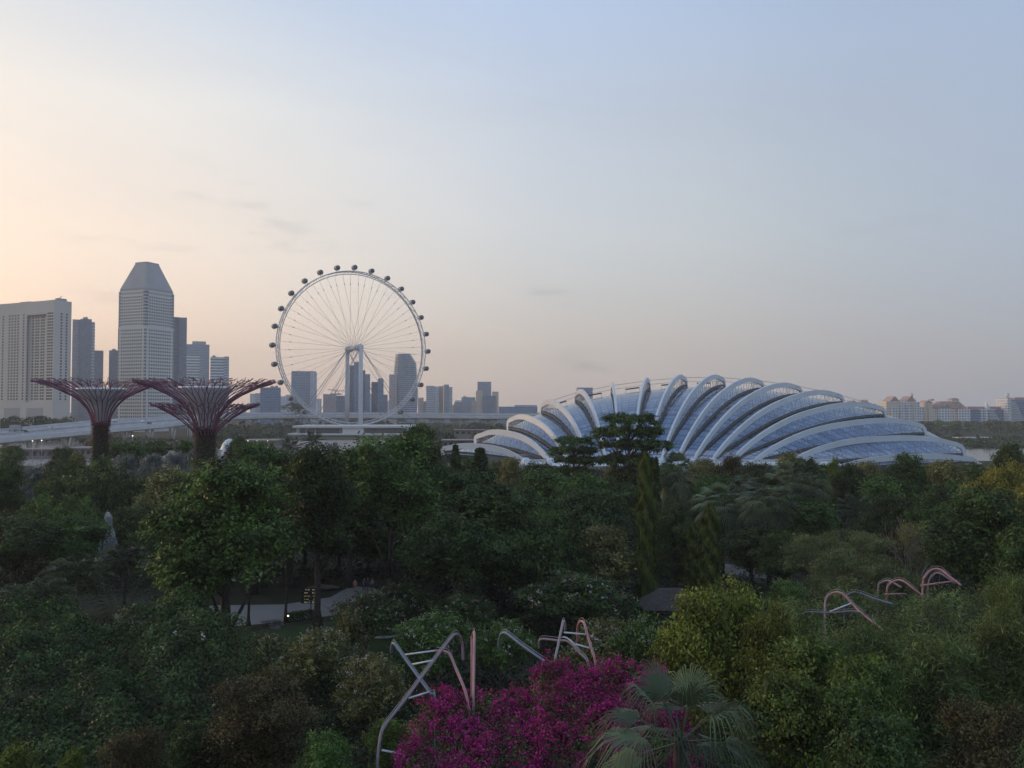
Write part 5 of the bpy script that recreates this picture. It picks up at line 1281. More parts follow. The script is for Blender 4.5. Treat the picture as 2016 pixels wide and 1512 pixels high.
# ------------------------------------------------------------------ masses nobody could count: understorey and far wood
def scatter_mass(name, label, xs, ys, hs, per, spread, leaf, asp, mat, seed, flat=0.7):
    rg = np.random.default_rng(seed); n0 = len(xs); i = np.repeat(np.arange(n0), per); n = len(i)
    z = hs*rg.uniform(0.25, 1.0, n0); off = rg.normal(size=(n,3))*spread[:,None][i] if hasattr(spread,'__len__') else rg.normal(size=(n,3))*spread
    off[:,2] *= flat; C = np.stack([xs,ys,z],1)[i]+off; C[:,2] = np.maximum(C[:,2], 0.15)
    Nn = rg.normal(size=(n,3))*0.6+np.array([0,-0.25,0.7]); ct = rg.random(n0)
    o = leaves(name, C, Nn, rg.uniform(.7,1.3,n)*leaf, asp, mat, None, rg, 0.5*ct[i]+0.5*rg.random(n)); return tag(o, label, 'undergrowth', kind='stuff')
rg = np.random.default_rng(500)
def in_poly(x, y, P):
    r = np.zeros(len(x), bool); j = len(P)-1
    for i in range(len(P)):
        xi, yi = P[i]; xj, yj = P[j]; c = ((yi > y) != (yj > y)) & (x < (xj-xi)*(y-yi)/(yj-yi+1e-12)+xi); r ^= c; j = i
    return r
n = 33000; y = np.sqrt(rg.uniform(40**2, 292**2, n)); x = rg.uniform(-0.86, 0.86, n)*y
lawn_p = [gp(400,1300),gp(520,1345),gp(700,1355),gp(830,1300),gp(820,1240),gp(756,1165),gp(740,1152),gp(640,1150),gp(100,1180),gp(100,1250),gp(430,1250)]
path_p = [gp(1270,1150),gp(1600,1155),gp(1640,1118),gp(1450,1090),gp(1290,1085)]
keep = ~in_poly(x, y, lawn_p) & ~in_poly(x, y, path_p); x, y = x[keep], y[keep]
hh = np.clip((np.abs(x/y)-0.64)/0.08,0,1)*(3.5+2.5*np.sin(x*0.3)*np.cos(y*0.27))+1.2+1.6*(0.5+0.5*np.sin(x*0.13+1.3)*np.cos(y*0.11))+np.clip((y-110)/60,0,2.2)
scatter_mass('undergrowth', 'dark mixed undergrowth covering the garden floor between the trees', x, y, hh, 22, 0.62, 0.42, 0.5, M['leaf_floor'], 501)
# wood beyond the garden, on both sides of the expressway, as rounded crowns
def far_wood(name, label, spec, seed, leaf=1.6, mat='leaf_hazy'):
    rg = np.random.default_rng(seed); X = []; Y = []; Z = []; Rr = []
    for (px0, px1, d0, d1, h0, h1, k) in spec:
        d = rg.uniform(d0, d1, k); px = rg.uniform(px0, px1, k); X.append((px-1008)/F*d); Y.append(d); h = rg.uniform(h0, h1, k); Z.append(h); Rr.append(rg.uniform(3.5,7.0,k))
    X, Y, Z, Rr = map(np.concatenate, (X, Y, Z, Rr)); n0 = len(X); per = 150; i = np.repeat(np.arange(n0), per); n = len(i)
    dv = unit(rg, n); dv[:,2] = np.abs(dv[:,2])*1.0-0.15; q = rg.uniform(.75,1.08,n); C = np.stack([X,Y,Z-Rr*0.75],1)[i]+dv*np.stack([Rr,Rr,Rr*0.78],1)[i]*q[:,None]
    low = rg.random(n) < 0.25; C[low,2] *= rg.uniform(0.1,0.9,low.sum()); C[:,2] = np.maximum(C[:,2], 0.3)
    o = leaves(name, C, dv+rg.normal(size=(n,3))*.5+np.array([0,0,.3]), rg.uniform(.7,1.3,n)*leaf, 0.6, M[mat], None, rg, 0.5*rg.random(n0)[i]+0.5*rg.random(n)); return tag(o, label, 'wood', kind='stuff')
far_wood('far_wood', 'hazy dark wood behind and below the elevated expressway', [
    (-20,160,560,640,12,20,60),(150,260,620,700,10,16,20),(430,560,640,760,5,11,60),(850,1100,600,720,6,12,40),(430,1000,835,872,7,12,90),(430,1000,940,1040,14,19,60),(560,600,830,860,24,32,7),
    (430,560,420,560,4,9,50),(820,900,430,560,6,12,30),(150,420,480,560,3,7,30)], 601)
far_wood('shore_wood', 'dark wooded far shore in front of the condominiums on the right', [(1640,2040,780,1000,7,12.5,190),(1640,2040,515,720,1.5,4.5,150),(1100,1660,800,900,8,15,40)], 602)
far_wood('garden_fringe', 'line of hazy garden trees between the supertrees and the square', [(-20,60,270,330,2,5,16),(60,190,262,300,1,3,20),(200,420,280,380,2,5,40),(420,900,275,330,2,6,60)], 603, leaf=0.9)

# ------------------------------------------------------------------ vine covered mounds in the foreground
def mound(name, label, cat, hf, bx, by, n, leaf, asp, mat, seed, group=None, parts=None, thick=0.35, lod=None):
    """cover over a raised trellis: leaves follow the surface hf(x,y); hangs down at its border"""
    rg = np.random.default_rng(seed); x = rg.uniform(*bx, n*2); y = rg.uniform(*by, n*2); h = hf(x, y); ok = h > 0.3; x, y, h = x[ok][:n], y[ok][:n], h[ok][:n]; n = len(x); e = 0.15
    gx = (hf(x+e,y)-hf(x-e,y))/(2*e); gy = (hf(x,y+e)-hf(x,y-e))/(2*e); Nn = np.stack([-gx,-gy,np.ones(n)],1); Nn /= np.linalg.norm(Nn,axis=1,keepdims=True)
    C = np.stack([x,y,h],1)+Nn*rg.normal(0,thick,n)[:,None]; tint = 0.35*rg.random(n)+0.65*(0.5+0.5*np.sin(x*1.9+2*np.sin(y*1.3))*np.cos(y*2.3+np.sin(x)))
    o = leaves(name, C, Nn*0.8+rg.normal(size=(n,3))*.5+np.array([0,0,.25]), rg.uniform(.7,1.3,n)*leaf, asp, M[mat], None, rg, tint); tag(o, label, cat, group); return o, C, Nn, rg
def bumps(x, y, s=1.0, a=0.45):
    return a*(np.sin(x*1.1*s+1.3*np.sin(y*0.7*s))*np.cos(y*0.9*s+0.8*np.sin(x*0.6*s)))+a*0.5*np.sin(x*2.7*s+y*1.9*s)+a*0.35*np.sin(x*5.1*s-y*4.3*s)
def box_edge(x, y, poly_fn, soft): return np.clip(poly_fn(x, y)/soft, 0, 1)
# left: big dark vine mound
def h_left(x, y):
    u = x/y*F+1008                              # bearing
    xr = -15.5-0.16*(y-40)                       # right hand border runs away from the camera
    e = np.minimum(np.minimum((xr-x)/3.0, (x+46)/3.0), np.minimum((y-38)/2.5, (66-y)/3.0)); e = np.clip(e, 0, 1)
    return (4.6+0.155*(y-40)+bumps(x, y, 0.5, 1.0)+1.1*(np.abs(np.sin(x*0.33+y*0.21))-0.5)+0.6*np.abs(np.sin(x*0.9-y*0.35)))*np.sqrt(np.clip(e*(2-e),0,1))
o, C, Nn, rg_ = mound('vine_mound', 'big dark vine covered mound filling the lower left', 'vine', h_left, (-48,-14), (37,67), 66000, 0.22, 0.75, 'leaf_vine', 701, thick=0.20)
# flowers dotted on it
sel = rg_.choice(len(C), 46); k = np.repeat(sel, 8); Cc = C[k]+rg_.normal(scale=.11,size=(len(k),3))+np.array([0,0,.22]); kk = C[k][:,1] > 50
leaves('blossoms', Cc[kk], Nn[k][kk]+rg_.normal(scale=.4,size=(kk.sum(),3)), rg_.uniform(.10,.2,kk.sum()), 0.8, M['flower_white'], o, rg_)
# right: vine bank on the long trellis
def h_right(x, y):
    xl = 8.6+0.245*(y-24); xr = 60
    e = np.minimum(np.minimum((x-xl)/2.6, (xr-x)/3.0), np.minimum((y-27)/2.0, (71-y)/3.0)); e = np.clip(e, 0, 1)
    return (6.2+0.028*(y-30)+0.045*np.clip(y-50,0,20)+0.02*(x-20)+bumps(x, y, 0.5, 1.0))*np.sqrt(np.clip(e*(2-e),0,1))
o, C, Nn, rg_ = mound('vine_bank', 'long bank of vines and bamboo over the trellis at the lower right', 'vine', h_right, (8,46), (26,72), 120000, 0.26, 0.26, 'leaf_bamboo', 702, thick=0.45)
rr = random.Random(9); M['shoot'] = plain('green_shoot', (0.22,0.25,0.15), 0.7)
for i in range(26):
    m = MB(); j = rr.randrange(len(C)); p = Vector(C[j]); q = p+Vector((rr.uniform(-1.5,1.5), rr.uniform(-.6,.6), rr.uniform(.8,2.2))); m.tube([p, p.lerp(q,.5)+Vector((rr.uniform(-.3,.3),0,.15)), q], [.025,.02,.008], 4); m.build('shoot', M['shoot'], o)
# bougainvillea over the front trellis
def h_boug(x, y):
    e1 = np.clip(np.minimum(np.minimum((x+5.9-0.05*(y-40))/1.2, (2.8-x)/1.6), np.minimum((y-37.5)/1.2, (47.2-y)/1.0)), 0, 1); a = (6.3+0.20*(y-38)-0.05*(x+2))*np.sqrt(e1*(2-e1))
    e2 = np.clip(np.minimum(np.minimum((x-0.4)/1.5, (9.4-x)/1.4), np.minimum((y-39.5)/1.2, (49.0-y)/1.2)), 0, 1); b = (7.55+0.19*(y-40))*np.sqrt(e2*(2-e2))
    return np.maximum(a, b)+bumps(x, y, 1.3, 0.28)*(np.maximum(e1,e2) > 0.05)
o, C, Nn, rg_ = mound('bougainvillea', 'magenta bougainvillea spilling over the front steel trellis', 'flowering vine', h_boug, (-7,11), (37,50), 28000, 0.15, 0.6, 'leaf_mid', 703, thick=0.3)
def h_b2(x, y): return h_boug(x, y)+0.1
fld = np.sin(C[:,0]*1.7+1.5*np.sin(C[:,1]*1.1))*np.cos(C[:,1]*1.9)+0.35*np.sin(C[:,0]*4.3+C[:,1]*3.1)
P_ = np.clip(0.55+0.45*fld, 0.06, 1)
def bracts(name, num, mat, size, wgt, seed):
    rg2 = np.random.default_rng(seed); q = rg2.choice(len(C), num, p=wgt/wgt.sum()); k = np.repeat(q, 14); n = len(k)
    leaves(name, C[k]+Nn[k]*0.18+rg2.normal(scale=.13,size=(n,3)), Nn[k]*.5+rg2.normal(size=(n,3))*.7, rg2.uniform(.7,1.3,n)*size, 0.85, M[mat], o, rg2, 0.6*rg2.random(num)[np.repeat(np.arange(num),14)]+.4*rg2.random(n))
bracts('blossoms', 2900, 'bract', 0.125, P_**2.6, 11); bracts('crimson_blossoms', 1100, 'bract_red', 0.115, np.clip(1.05-P_,0.05,1)*(0.3+(C[:,0]>1.5)), 12)
# foreground fan palm with every frond its own part
fp = thing('foreground_fan_palm', 'large blue green fan palm in the bottom foreground beside the magenta flowers', 'palm', (at(1335,806,26).x, 26, 0))
fan_palm(fp, 81, 13.75, 2.05, 24, M['leaf_fan'], parts=True, seg=34, droop=0.85, tr=0.2, pet=0.66, w0=0.0125, lowest=-0.75)
fp = thing('foreground_fan_palm', 'lower fan palm whose tips show at the bottom edge right of the big one', 'palm', (at(1630,806,25).x, 25, 0))
fan_palm(fp, 82, 11.5, 1.5, 18, M['leaf_palm'], parts=True, seg=30, droop=0.45, tr=0.18, pet=0.6, w0=0.022)
# clipped hedges by the lawn
def hedge(label, pts, h, w, seed):
    rg = np.random.default_rng(seed); P = [Vector((*gp(*p), 0)) for p in pts]; C = []; Nn = []
    for a, b in zip(P, P[1:]):
        L_ = (b-a).length; t_ = (b-a).normalized(); s_ = Vector((t_.y,-t_.x,0)); n = int(L_*420)
        u = rg.uniform(0,L_,n); f = rg.random(n); side = np.where(f < .5, 0, np.where(f < .75, 1, -1)); lat = np.where(side == 0, rg.uniform(-w/2,w/2,n), side*w/2); z = np.where(side == 0, h, rg.uniform(.1,h,n))
        C.append(np.array(a)[None]+u[:,None]*np.array(t_)[None]+lat[:,None]*np.array(s_)[None]+np.stack([0*z,0*z,z],1)); Nn.append(side[:,None]*np.array(s_)[None]+np.stack([0*z,0*z,(side==0)*1.0],1))
    C = np.concatenate(C); Nn = np.concatenate(Nn); C += rg.normal(scale=.08,size=C.shape)
    return tag(leaves('hedge', C, Nn+rg.normal(scale=.35,size=C.shape), rg.uniform(.12,.24,len(C)), .6, M['leaf_deep'], None, rg), label, 'hedge', 'clipped hedges by the lawn')
hedge('dark clipped hedge behind the crossed steel tubes, upper row', [(590,1385),(700,1375),(812,1368)], 1.5, 1.8, 1)
hedge('dark clipped hedge, lower row left of the magenta flowers', [(590,1448),(700,1440),(800,1425)], 1.3, 2.4, 2)
hedge('low yellowish hedge strip around the plaza sign', [(566,1224),(590,1219),(622,1216)], 0.8, 0.9, 3)

# ------------------------------------------------------------------ steel trellis tubes
def tube_mat(n, c): return plain(n, c, 0.42, var=0.12, scale=3.0)
M['tube_pink'] = tube_mat('tube_pink', (0.40,0.20,0.21)); M['tube_mauve'] = tube_mat('tube_mauve', (0.25,0.185,0.22)); M['tube_blue'] = tube_mat('tube_blue', (0.19,0.22,0.30)); M['tube_white'] = tube_mat('tube_white', (0.60,0.62,0.62)); M['tube_grey'] = tube_mat('tube_grey', (0.32,0.29,0.31))
def smooth_pts(P, n=8):
    Q = [at(*p) for p in P]; return [catmull(Q, i/n) for i in range((len(Q)-1)*n+1)]
def ttube(par, pts, mat, r=0.11, name='tube', n=8):
    Q = smooth_pts(pts, n) if len(pts) > 2 else [at(*p) for p in pts]; m = MB(); X = par.location; m.tube([q-X for q in Q], r, 8); o = m.build(name, M[mat], par)
    if name == 'tube' and len(pts) > 4:
        m = MB(); m.tube([q-X+Vector((0,0,r*2.6)) for q in Q[3:-6]], 0.016, 4); m.build('cable', M['cable'], o)
tf = thing('trellis_frame', 'crossed steel tubes with white rungs left of the magenta flowers', 'trellis', at(850,1360,46)*1.0); tf.location.z = 0
ttube(tf, [(770,1285,49),(771,1272,48.5),(777,1268,48),(800,1300,47.2),(845,1362,45.5),(856,1376,45.2),(858,1512,44.5)], 'tube_blue', 0.074)
ttube(tf, [(741,1640,41),(743,1512,41.5),(747,1462,42),(757,1430,42.6),(800,1374,44),(850,1306,46.3),(888,1256,48.4),(896,1249,49),(903,1251,49.6),(910,1268,50.2),(912,1300,50.2)], 'tube_mauve', 0.082)
ttube(tf, [(856,1281,47.5),(866,1282,47.5),(878,1283,47.2),(886,1290,47),(898,1318,46.4),(920,1376,45),(930,1460,44.6)], 'tube_pink', 0.074)
ttube(tf, [(930,1254,49),(932,1246,48.6),(934,1252,48),(933,1320,46.5),(932,1384,45.2),(932,1460,44.8)], 'tube_pink', 0.078)
ttube(tf, [(929,1252,49.2),(929,1300,48.6),(929,1380,48)], 'tube_pink', 0.074)
for a, b in (((797,1289,47.6),(857,1281,47.5)),((812,1308,46.9),(853,1300,46.4)),((806,1374,44.2),(845,1362,45.4)),((752,1477,41.9),(808,1488,43.5))): ttube(tf, [a, b], 'tube_white', 0.05, 'rung')
tf = thing('trellis_frame', 'pair of bent steel hoops standing above the magenta flowers', 'trellis', at(1120,1300,50)*1.0); tf.location.z = 0
ttube(tf, [(982,1275,53),(983,1258,52.5),(989,1247,52),(999,1248,51.6),(1030,1272,50.6),(1087,1312,49.2),(1110,1330,48.6),(1112,1420,48)], 'tube_blue', 0.078)
ttube(tf, [(1113,1240,51.6),(1112,1228,51.2),(1109,1223,51),(1106,1236,50.6),(1099,1270,50),(1092,1308,49.2),(1088,1400,48.6)], 'tube_grey', 0.078)
ttube(tf, [(1061,1276,52),(1062,1262,51.8),(1070,1258,51.6),(1098,1261,51),(1116,1262,50.6),(1128,1270,50.2),(1140,1284,49.8),(1160,1312,49),(1168,1400,48.6)], 'tube_mauve', 0.074)
ttube(tf, [(1137,1264,52.6),(1137,1240,52.2),(1139,1229,51.8),(1144,1223,51.5),(1150,1227,51.1),(1156,1248,50.6),(1164,1276,50),(1173,1310,49.2),(1180,1400,48.6)], 'tube_pink', 0.078)
for a, b in (((1110,1245,50.5),(1153,1249,50.6)),((1133,1268,50.1),(1161,1276,50.0))): ttube(tf, [a, b], 'tube_white', 0.05, 'rung')
ttube(tf, [(1108,1254,50.4),(1116,1256,50.3),(1126,1264,50.2),(1134,1273,50.1)], 'tube_white', 0.045, 'rung')
tf = thing('trellis_frame', 'pink arched tubes rising from the vine bank below the acacia', 'trellis', at(1670,1220,64)*1.0); tf.location.z = 0
ttube(tf, [(1623,1300,63),(1624,1232,64),(1624,1192,65),(1628,1176,65.4),(1638,1168,65.4),(1650,1166,65),(1660,1170,64.6),(1675,1186,64),(1692,1203,63),(1722,1228,61.5),(1745,1246,60.6)], 'tube_pink', 0.086)
ttube(tf, [(1662,1230,68),(1663,1190,68),(1669,1173,67.6),(1680,1166,67.2),(1694,1168,66.8),(1720,1178,66),(1760,1190,65)], 'tube_blue', 0.082)
ttube(tf, [(1580,1210,64),(1590,1205,64),(1634,1206,63.4),(1680,1203,62.8),(1694,1206,62.4)], 'tube_mauve', 0.070)
ttube(tf, [(1634,1204,63.8),(1675,1188,63.8)], 'tube_white', 0.06, 'rung')
tf = thing('trellis_frame', 'twin pink arched tubes in the middle of the vine bank', 'trellis', at(1760,1155,68)*1.0); tf.location.z = 0
ttube(tf, [(1745,1230,69),(1746,1164,69),(1750,1152,69),(1759,1145,68.8),(1770,1142,68.5),(1782,1146,68),(1800,1160,67.4),(1820,1176,67)], 'tube_pink', 0.086)
ttube(tf, [(1728,1230,71),(1729,1158,71),(1736,1147,71),(1748,1143,70.6),(1760,1148,70),(1775,1157,69.4)], 'tube_mauve', 0.082)
ttube(tf, [(1740,1170,69),(1785,1169,68)], 'tube_pink', 0.066)
tf = thing('trellis_frame', 'farthest pink arched tubes at the upper right of the vine bank', 'trellis', at(1850,1130,71)*1.0); tf.location.z = 0
ttube(tf, [(1816,1230,71),(1817,1150,72),(1821,1136,72),(1831,1124,72),(1843,1120,71.8),(1855,1123,71.4),(1868,1134,70.8),(1893,1153,70)], 'tube_pink', 0.094)
ttube(tf, [(1826,1200,73),(1828,1148,73),(1838,1132,73),(1848,1128,72.6),(1860,1134,72),(1880,1148,71.4)], 'tube_mauve', 0.070)
ttube(tf, [(1812,1153,71.4),(1885,1143,70.4)], 'tube_pink', 0.074)

# ------------------------------------------------------------------ things in the garden
# limestone pillars
t = NT('limestone'); pv = t.objv(); g = t.noise(0.9, 8, pv, 0.65); g2 = t.noise(4, 6, pv)
t.pr(t.mix(t.rng(g,.35,.65), (0.20,0.20,0.205), (0.42,0.42,0.42)), 0.9, 0, .2, bump=g2, bstr=0.9, bdist=0.2); M['limestone'] = t.mat; M['dark_rock'] = plain('dark_rock', (0.12,0.115,0.11), 0.9, var=0.3, scale=1.5)
def rock(name, label, px, ytop, ybase, d, wpx, seed, cat='rock', taper=0.6, group=None, mat='limestone', zb=None):
    a = at(px, ytop, d); b = at(px, ybase, d); z0 = b.z if zb is None else zb; H = a.z-z0; W = wpx*d/F; rr = random.Random(seed); m = MB(); n, k = 14, 12; V = []
    ph = [rr.uniform(0,6.28) for _ in range(8)]
    for i in range(k+1):
        u = i/k; rad = W/2*(1-(1-taper)*u)*(1+0.22*math.sin(u*9+ph[0])+0.15*math.sin(u*17+ph[1]))*(0.35 if i == k else 1); cx = W*0.18*math.sin(u*5+ph[2])
        for j in range(n):
            w = 2*math.pi*j/n; q = rad*(1+0.28*math.sin(2*w+ph[3]+u*3)+0.2*math.sin(5*w+ph[4]-u*9)+rr.uniform(-.2,.2)); V.append((cx+q*math.cos(w), q*math.sin(w), H*u+rr.uniform(-.03,.03)*H*(0<i<k)))
    m.add(V, [(i*n+j, i*n+(j+1)%n, (i+1)*n+(j+1)%n, (i+1)*n+j) for i in range(k) for j in range(n)]+[tuple(range(k*n,(k+1)*n))], 0, False)
    o = m.build(name, M[mat], None); o.location = (a.x, d, z0); return tag(o, label, cat, group)
rock('limestone_pillar', 'tall pitted limestone pillar among the dark trees at the left', 214, 1008, 1090, 119, 20, 5, group='limestone pillars', zb=0)
rock('limestone_pillar', 'short limestone pillar just left of the tall one', 197, 1028, 1090, 121, 11, 6, group='limestone pillars', zb=0)
rock('boulder', 'smooth grey boulder behind the plaza sign', 632, 1153, 1176, 111, 40, 7, taper=0.85, mat='dark_rock', zb=0)
rock('boulder', 'flat grey boulder on the plaza edge left of the sign', 538, 1221, 1238, 92, 30, 8, taper=0.7, zb=0, mat='dark_rock')
rock('boulder', 'low boulder on the lawn below the plaza', 585, 1274, 1290, 82, 20, 9, taper=0.7, zb=0)
# finger post sign
sp = thing('sign_post', 'black finger post sign with pale arrows beside the slender trunk on the plaza', 'sign', (*gp(612,1214), 0.0)); m = MB(); m.tube([(0,0,0),(0,0,3.3)], 0.06, 8); m.lathe([(0.2,0),(0.18,0.06),(0.06,0.1)], 12); m.build('post', M['black'], sp)
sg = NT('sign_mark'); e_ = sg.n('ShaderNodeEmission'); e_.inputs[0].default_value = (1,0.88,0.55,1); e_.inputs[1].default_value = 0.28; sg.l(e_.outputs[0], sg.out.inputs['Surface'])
for i in range(5):
    for s_ in (-1, 1):
        z = 3.1-0.36*i; m = MB(); ln = 0.85+0.12*((i*3+s_) % 3); x0, x1 = sorted((s_*0.06, s_*ln)); m.box(x0, x1, -0.03, 0.03, z-0.14, z+0.14); x = s_*ln
        m.add([(x,-.03,z-.14),(x,.03,z-.14),(x,.03,z+.14),(x,-.03,z+.14),(x+s_*.14,0,z)], [(0,1,4),(1,2,4),(2,3,4),(3,0,4)]); bd = m.build('finger_board', M['black'], sp)
        m = MB(); rr = random.Random(i*7+s_)
        for q in range(5):
            if rr.random() < .7: xx = s_*(0.15+0.13*q); m.box(min(xx, xx+s_*.09), max(xx, xx+s_*.09), -.036, -.031, z-.05, z+rr.choice((.02,.06)))
        if m.v: m.build('marks', sg.mat, bd)
# low garden lights that are lit
lm = NT('lamp_glow'); e_ = lm.n('ShaderNodeEmission'); e_.inputs[0].default_value = (1,0.85,0.6,1); e_.inputs[1].default_value = 2.2; lm.l(e_.outputs[0], lm.out.inputs['Surface'])
for px, py, lab in ((595,1284,'small lit bollard lamp on the lawn beside the low boulder'),(399,1212,'small lit bollard lamp at the plaza edge left of the forked trunk'),(567,1226,'small lit bollard lamp at the hedge strip by the plaza')):
    b = thing('bollard_lamp', lab, 'lamp', (*gp(px,py), 0), group='lit bollard lamps'); m = MB(); m.tube([(0,0,0),(0,0,0.7)], 0.06, 8); m.build('post', M['black'], b); m = MB(); m.lathe([(0,0.70),(.09,.70),(.09,.84),(0,.86)], 10); m.build('lamp', lm.mat, b)
# slim black posts on the plaza
for px, py, lab in ((489,1236,'dark slender trunk post on the plaza right of the forked trunk'),(563,1224,'dark slender trunk left of the plaza sign')):
    x, y = gp(px, py); o = thing('young_tree', lab, 'tree', (x, y, 0), group='young trees on the plaza'); trunk(o, 8.5, 0.17, [(1.2,0,9.5,.9),(-1.1,.5,9.3,.8)], px)
    crown(o, [(0,0,9.5,2.2,2.2,1.6),(1.2,0.5,10.4,1.5,1.5,1.2)], 110, 40, 0.34, .5, .7, M['leaf_dark'], px)
# round kerb ring on the lawn
x, y = gp(752, 1250); m = MB(); m.tube([(2.2*math.cos(w), 1.7*math.sin(w), 0.18) for w in [2*math.pi*i/40 for i in range(41)]], 0.13, 6, caps=False); o = m.build('kerb_ring', M['pale_concrete']); o.location = (x, y, 0); tag(o, 'pale round kerb ring on the lawn under the forked frangipani', 'kerb')
# low roof seen in the gap by the column trees
p = at(1318,806,92); hb = thing('garden_hut', 'dark thatched hut roof in the gap right of the tall weeping column', 'hut', (p.x, 92, 0)); z1, z0 = at(1318,1158,92).z, at(1318,1192,92).z; M['thatch'] = plain('thatch', (0.06,0.052,0.046), 0.95, var=0.35, scale=4)
m = MB(); m.prism([(-3.4,-2.4),(3.4,-2.4),(3.4,2.4),(-3.4,2.4)], z0, z1, top=[(-1.2,-.2),(1.2,-.2),(1.2,.2),(-1.2,.2)]); m.build('roof', M['thatch'], hb)
for sx_ in (-2.6,2.6):
    for sy_ in (-1.8,1.8): m = MB(); m.tube([(sx_,sy_,0),(sx_,sy_,z0+.1)], .12, 6); m.build('post', M['bark'], hb)
# ------------------------------------------------------------------ people, far off on the paths
def person(label, loc, rz, shirt, trousers, skin, pose, seed, hairc=(0.02,0.015,0.012)):
    rr = random.Random(seed); P = []; E = []; Rd = []
    def v(p, r, par=None):
        P.append(p); Rd.append(r)
        if par is not None: E.append((par, len(P)-1))
        return len(P)-1
    st = pose.get('stride', 0.12)
    pel = v((0,0,0.92), .145); ch = v((0,0.01,1.15), .15, pel); sh = v((0,0.0,1.38), .14, ch); nk = v((0,-.01,1.50), .06, sh); hd = v((0,-.02,1.60), .095, nk); v((0,-.01,1.71), .085, hd)
    for s in (-1,1):
        hp = v((s*.10,0,.86), .10, pel); kn = v((s*.11,-s*st*.55-.02,.48), .07, hp); an = v((s*.11,-s*st+.04,.09), .045, kn); v((s*.12,-s*st-.10,.04), .04, an)
        s0 = v((s*.19,0,1.37), .065, sh); el = v((s*.25,s*st*.3+.03,1.10), .047, s0); wr = v((s*.25,s*st*.6-.06-pose.get('arm',0)*(s>0)*.15,.88+pose.get('arm',0)*(s>0)*.25), .034, el); hn = v((s*.25,s*st*.6-.10-pose.get('arm',0)*(s>0)*.2,.79+pose.get('arm',0)*(s>0)*.3), .032, wr)
    me = bpy.data.meshes.new('person'); me.from_pydata(P, E, []); o = bpy.data.objects.new('person', me); COL.objects.link(o)
    md = o.modifiers.new('skin','SKIN'); md.use_smooth_shade = True
    if not me.skin_vertices: 
        bm_ = None
    sk = me.skin_vertices[0].data if me.skin_vertices else None
    if sk is None:
        import bmesh as bmm; b = bmm.new(); b.from_mesh(me); b.verts.layers.skin.verify(); b.to_mesh(me); b.free(); sk = me.skin_vertices[0].data
    for i, r in enumerate(Rd): sk[i].radius = (r, r*(0.72 if i in (0,1,2) else 1)); sk[i].use_root = (i == 0)
    sb = o.modifiers.new('sub','SUBSURF'); sb.levels = 1; sb.render_levels = 1
    # clothing by height along the body: shoes, trousers, shirt, skin, hair
    t = NT('person_cloth_%d' % seed); sp_ = t.n('ShaderNodeSeparateXYZ'); t.l(t.objv(), sp_.inputs[0]); z = sp_.outputs[2]; ax_ = t.math('ABSOLUTE', sp_.outputs[0])
    c = t.mix(t.math('GREATER_THAN', z, .10), (0.03,0.03,0.03), trousers); c = t.mix(t.math('GREATER_THAN', z, .93), c, shirt)
    arm = t.math('MULTIPLY', t.math('GREATER_THAN', ax_, .205), t.math('LESS_THAN', z, 1.18)); arm = t.math('MULTIPLY', arm, t.math('GREATER_THAN', z, .6)); c = t.mix(arm, c, skin); c = t.mix(t.math('GREATER_THAN', z, 1.47), c, skin)
    c = t.mix(t.math('GREATER_THAN', z, 1.68), c, hairc); t.pr(c, .7); me.materials.append(t.mat)
    o.location = loc; o.rotation_euler = (0,0,rz); return tag(o, label, 'person', pose.get('group'))
g_ = 'people on the garden path'
SK = (0.36,0.22,0.16)
for i, (px, py, lab, shirt, tr_, st) in enumerate([(1471,1131,'person in a dark shirt at the left of the group on the path',(0.05,0.05,0.06),(0.06,0.06,0.08),.15),(1480,1129,'person in a red top standing in the path group',(0.35,0.04,0.04),(0.05,0.05,0.06),.05),
   (1488,1131,'person in a white shirt in the middle of the path group',(0.70,0.70,0.70),(0.05,0.05,0.07),.1),(1497,1128,'taller person in a pale shirt at the back of the path group',(0.60,0.62,0.66),(0.08,0.08,0.10),.12),(1505,1131,'person in black with pale trousers in the path group',(0.03,0.03,0.03),(0.40,0.38,0.35),.2),(1514,1132,'person in a light grey top at the right of the path group',(0.48,0.48,0.50),(0.04,0.04,0.05),.15),
   (1345,1110,'person in white walking alone near the column trees',(0.7,0.7,0.68),(0.3,0.3,0.3),.2)]):
    x, y = gp(px, py); person(lab, (x, y, 0.012), 0.6*i, shirt, tr_, SK, dict(stride=st, arm=(i % 2), group=g_), 900+i)
for i, (px, py, lab, shirt, tr_) in enumerate([(699,1166,'person in a pinkish top at the far end of the plaza',(0.45,0.26,0.22),(0.30,0.2,0.17)),(717,1164,'person in a blue shirt at the far end of the plaza',(0.10,0.13,0.35),(0.03,0.03,0.04)),(724,1163,'person in dark clothes beside the blue shirt on the plaza',(0.05,0.05,0.07),(0.05,0.05,0.06)),(733,1164,'person in grey rightmost at the far end of the plaza',(0.22,0.22,0.25),(0.05,0.05,0.06))]):
    x, y = gp(px, py); person(lab, (x, y, 0.012), 1.1*i, shirt, tr_, SK, dict(stride=.12, arm=(i % 2), group='people at the end of the plaza'), 950+i)
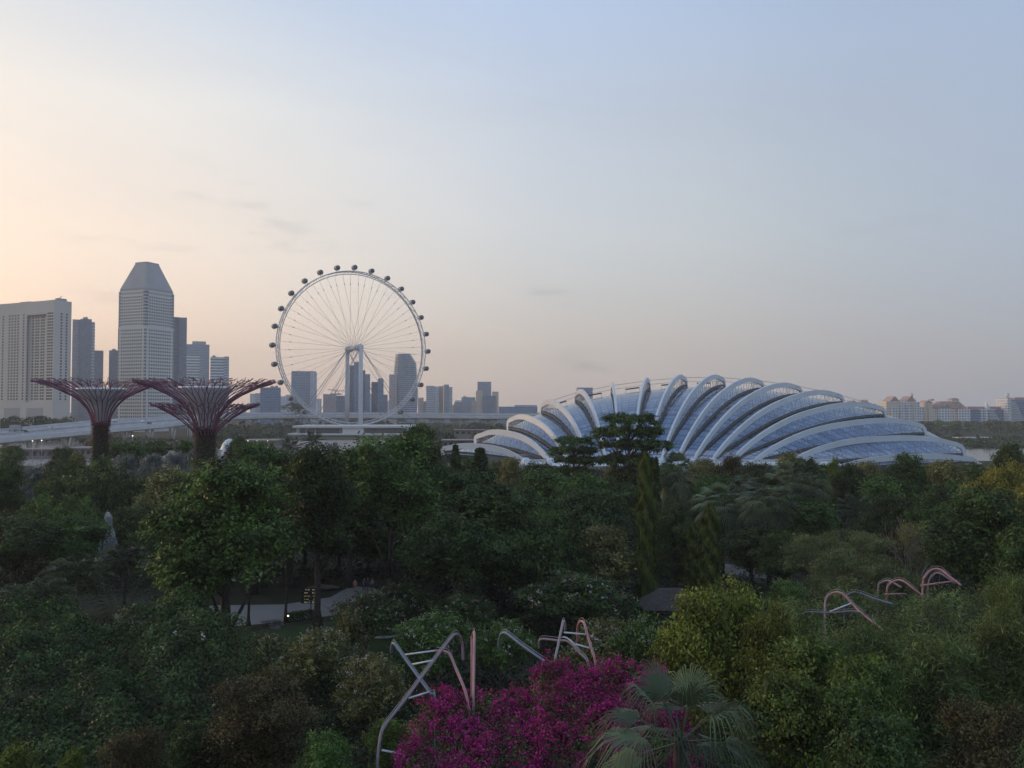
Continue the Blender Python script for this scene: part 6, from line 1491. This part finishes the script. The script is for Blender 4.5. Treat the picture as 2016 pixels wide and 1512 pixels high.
# lit lamps on the far shore and by the square
for i, (px, py, d, r, lab) in enumerate([(1921,867,640,.75,'bright lamp on the far shore, left of the pair'),(1928,867,640,.7,'bright lamp on the far shore, right of the pair'),(1973,869,640,.6,'single bright lamp on the far shore further right'),(1953,884,600,.45,'small lamp low by the water at the right'),(64,868,330,.22,'small lamp under the expressway at the far left'),(82,867,330,.25,'greenish lamp under the expressway left of the smaller supertree'),(261,858,330,.28,'greenish lamp under the expressway between the supertrees'),(506,868,335,.2,'small lamp beside the flat roofed kiosk'),(488,868,335,.22,'small lamp beside the shell pavilion'),(527,868,335,.2,'small lamp right of the flat roofed kiosk')]):
    p = at(px, py, d); b = thing('lamp_mast', lab, 'lamp', (p.x, d, 0)); m = MB(); m.tube([(0,0.1,0),(0,0.1,p.z)], 0.09, 5); m.build('post', M['cable'], b)
    m = MB(); m.lathe([(0,p.z-r),(r*.7,p.z-r*.6),(r,p.z),(r*.7,p.z+r*.6),(0,p.z+r)], 10); m.build('lamp', lm.mat, b)
for px, h0, d in ((1980,836,900),(2008,838,890),(1945,848,860)):
    p = at(px, h0, d); o = MB(); o.tube([(0,0,0),(0,0,p.z)], [.3,.2], 5); o.tube([(-1.5,0,p.z),(1.5,0,p.z)], .25, 4); q = o.build('lamp_mast', M['cable']); q.location = (p.x, d, 0)
    tag(q, {1980:'tall unlit mast on the wooded shore before the glass condominium',2008:'tall unlit mast on the wooded shore at the right edge',1945:'shorter unlit mast low on the wooded shore'}[px], 'mast')
p = at(1936,806,660); b = thing('shore_pavilion', 'low white roofed pavilion with lamps on the far shore', 'pavilion', (p.x-6, 660, 0)); z1 = at(1936,861,660).z; m = MB(); m.box(-14,14,0,10,z1-.8,z1); m.build('roof', M['roofslab'], b); m = MB(); m.box(-12,12,1,9,0,z1-.8); m.build('wall', M['pale_concrete'], b)
for k in list(PROTO):
    if k not in USED:
        o = PROTO[k][0]
        for c in list(o.children): bpy.data.objects.remove(c)
        bpy.data.objects.remove(o)
# ------------------------------------------------------------------ air
HZ = True
if HZ:
    m = MB(); m.box(-2600, 2600, -40, 3400, -1.0, 260.0); hz = m.build('haze', []); me = hz.data
    me.flip_normals(); me.flip_normals()
    mt = bpy.data.materials.new('haze_air'); mt.use_nodes = True; tt = mt.node_tree; tt.nodes.clear(); oo = tt.nodes.new('ShaderNodeOutputMaterial'); pvn = tt.nodes.new('ShaderNodeVolumePrincipled')
    pvn.inputs['Color'].default_value = (0.95,0.91,0.89,1); pvn.inputs['Density'].default_value = 0.00016; pvn.inputs['Anisotropy'].default_value = 0.0
    tt.links.new(pvn.outputs[0], oo.inputs['Volume']); me.materials.append(mt); tag(hz, kind='stuff')
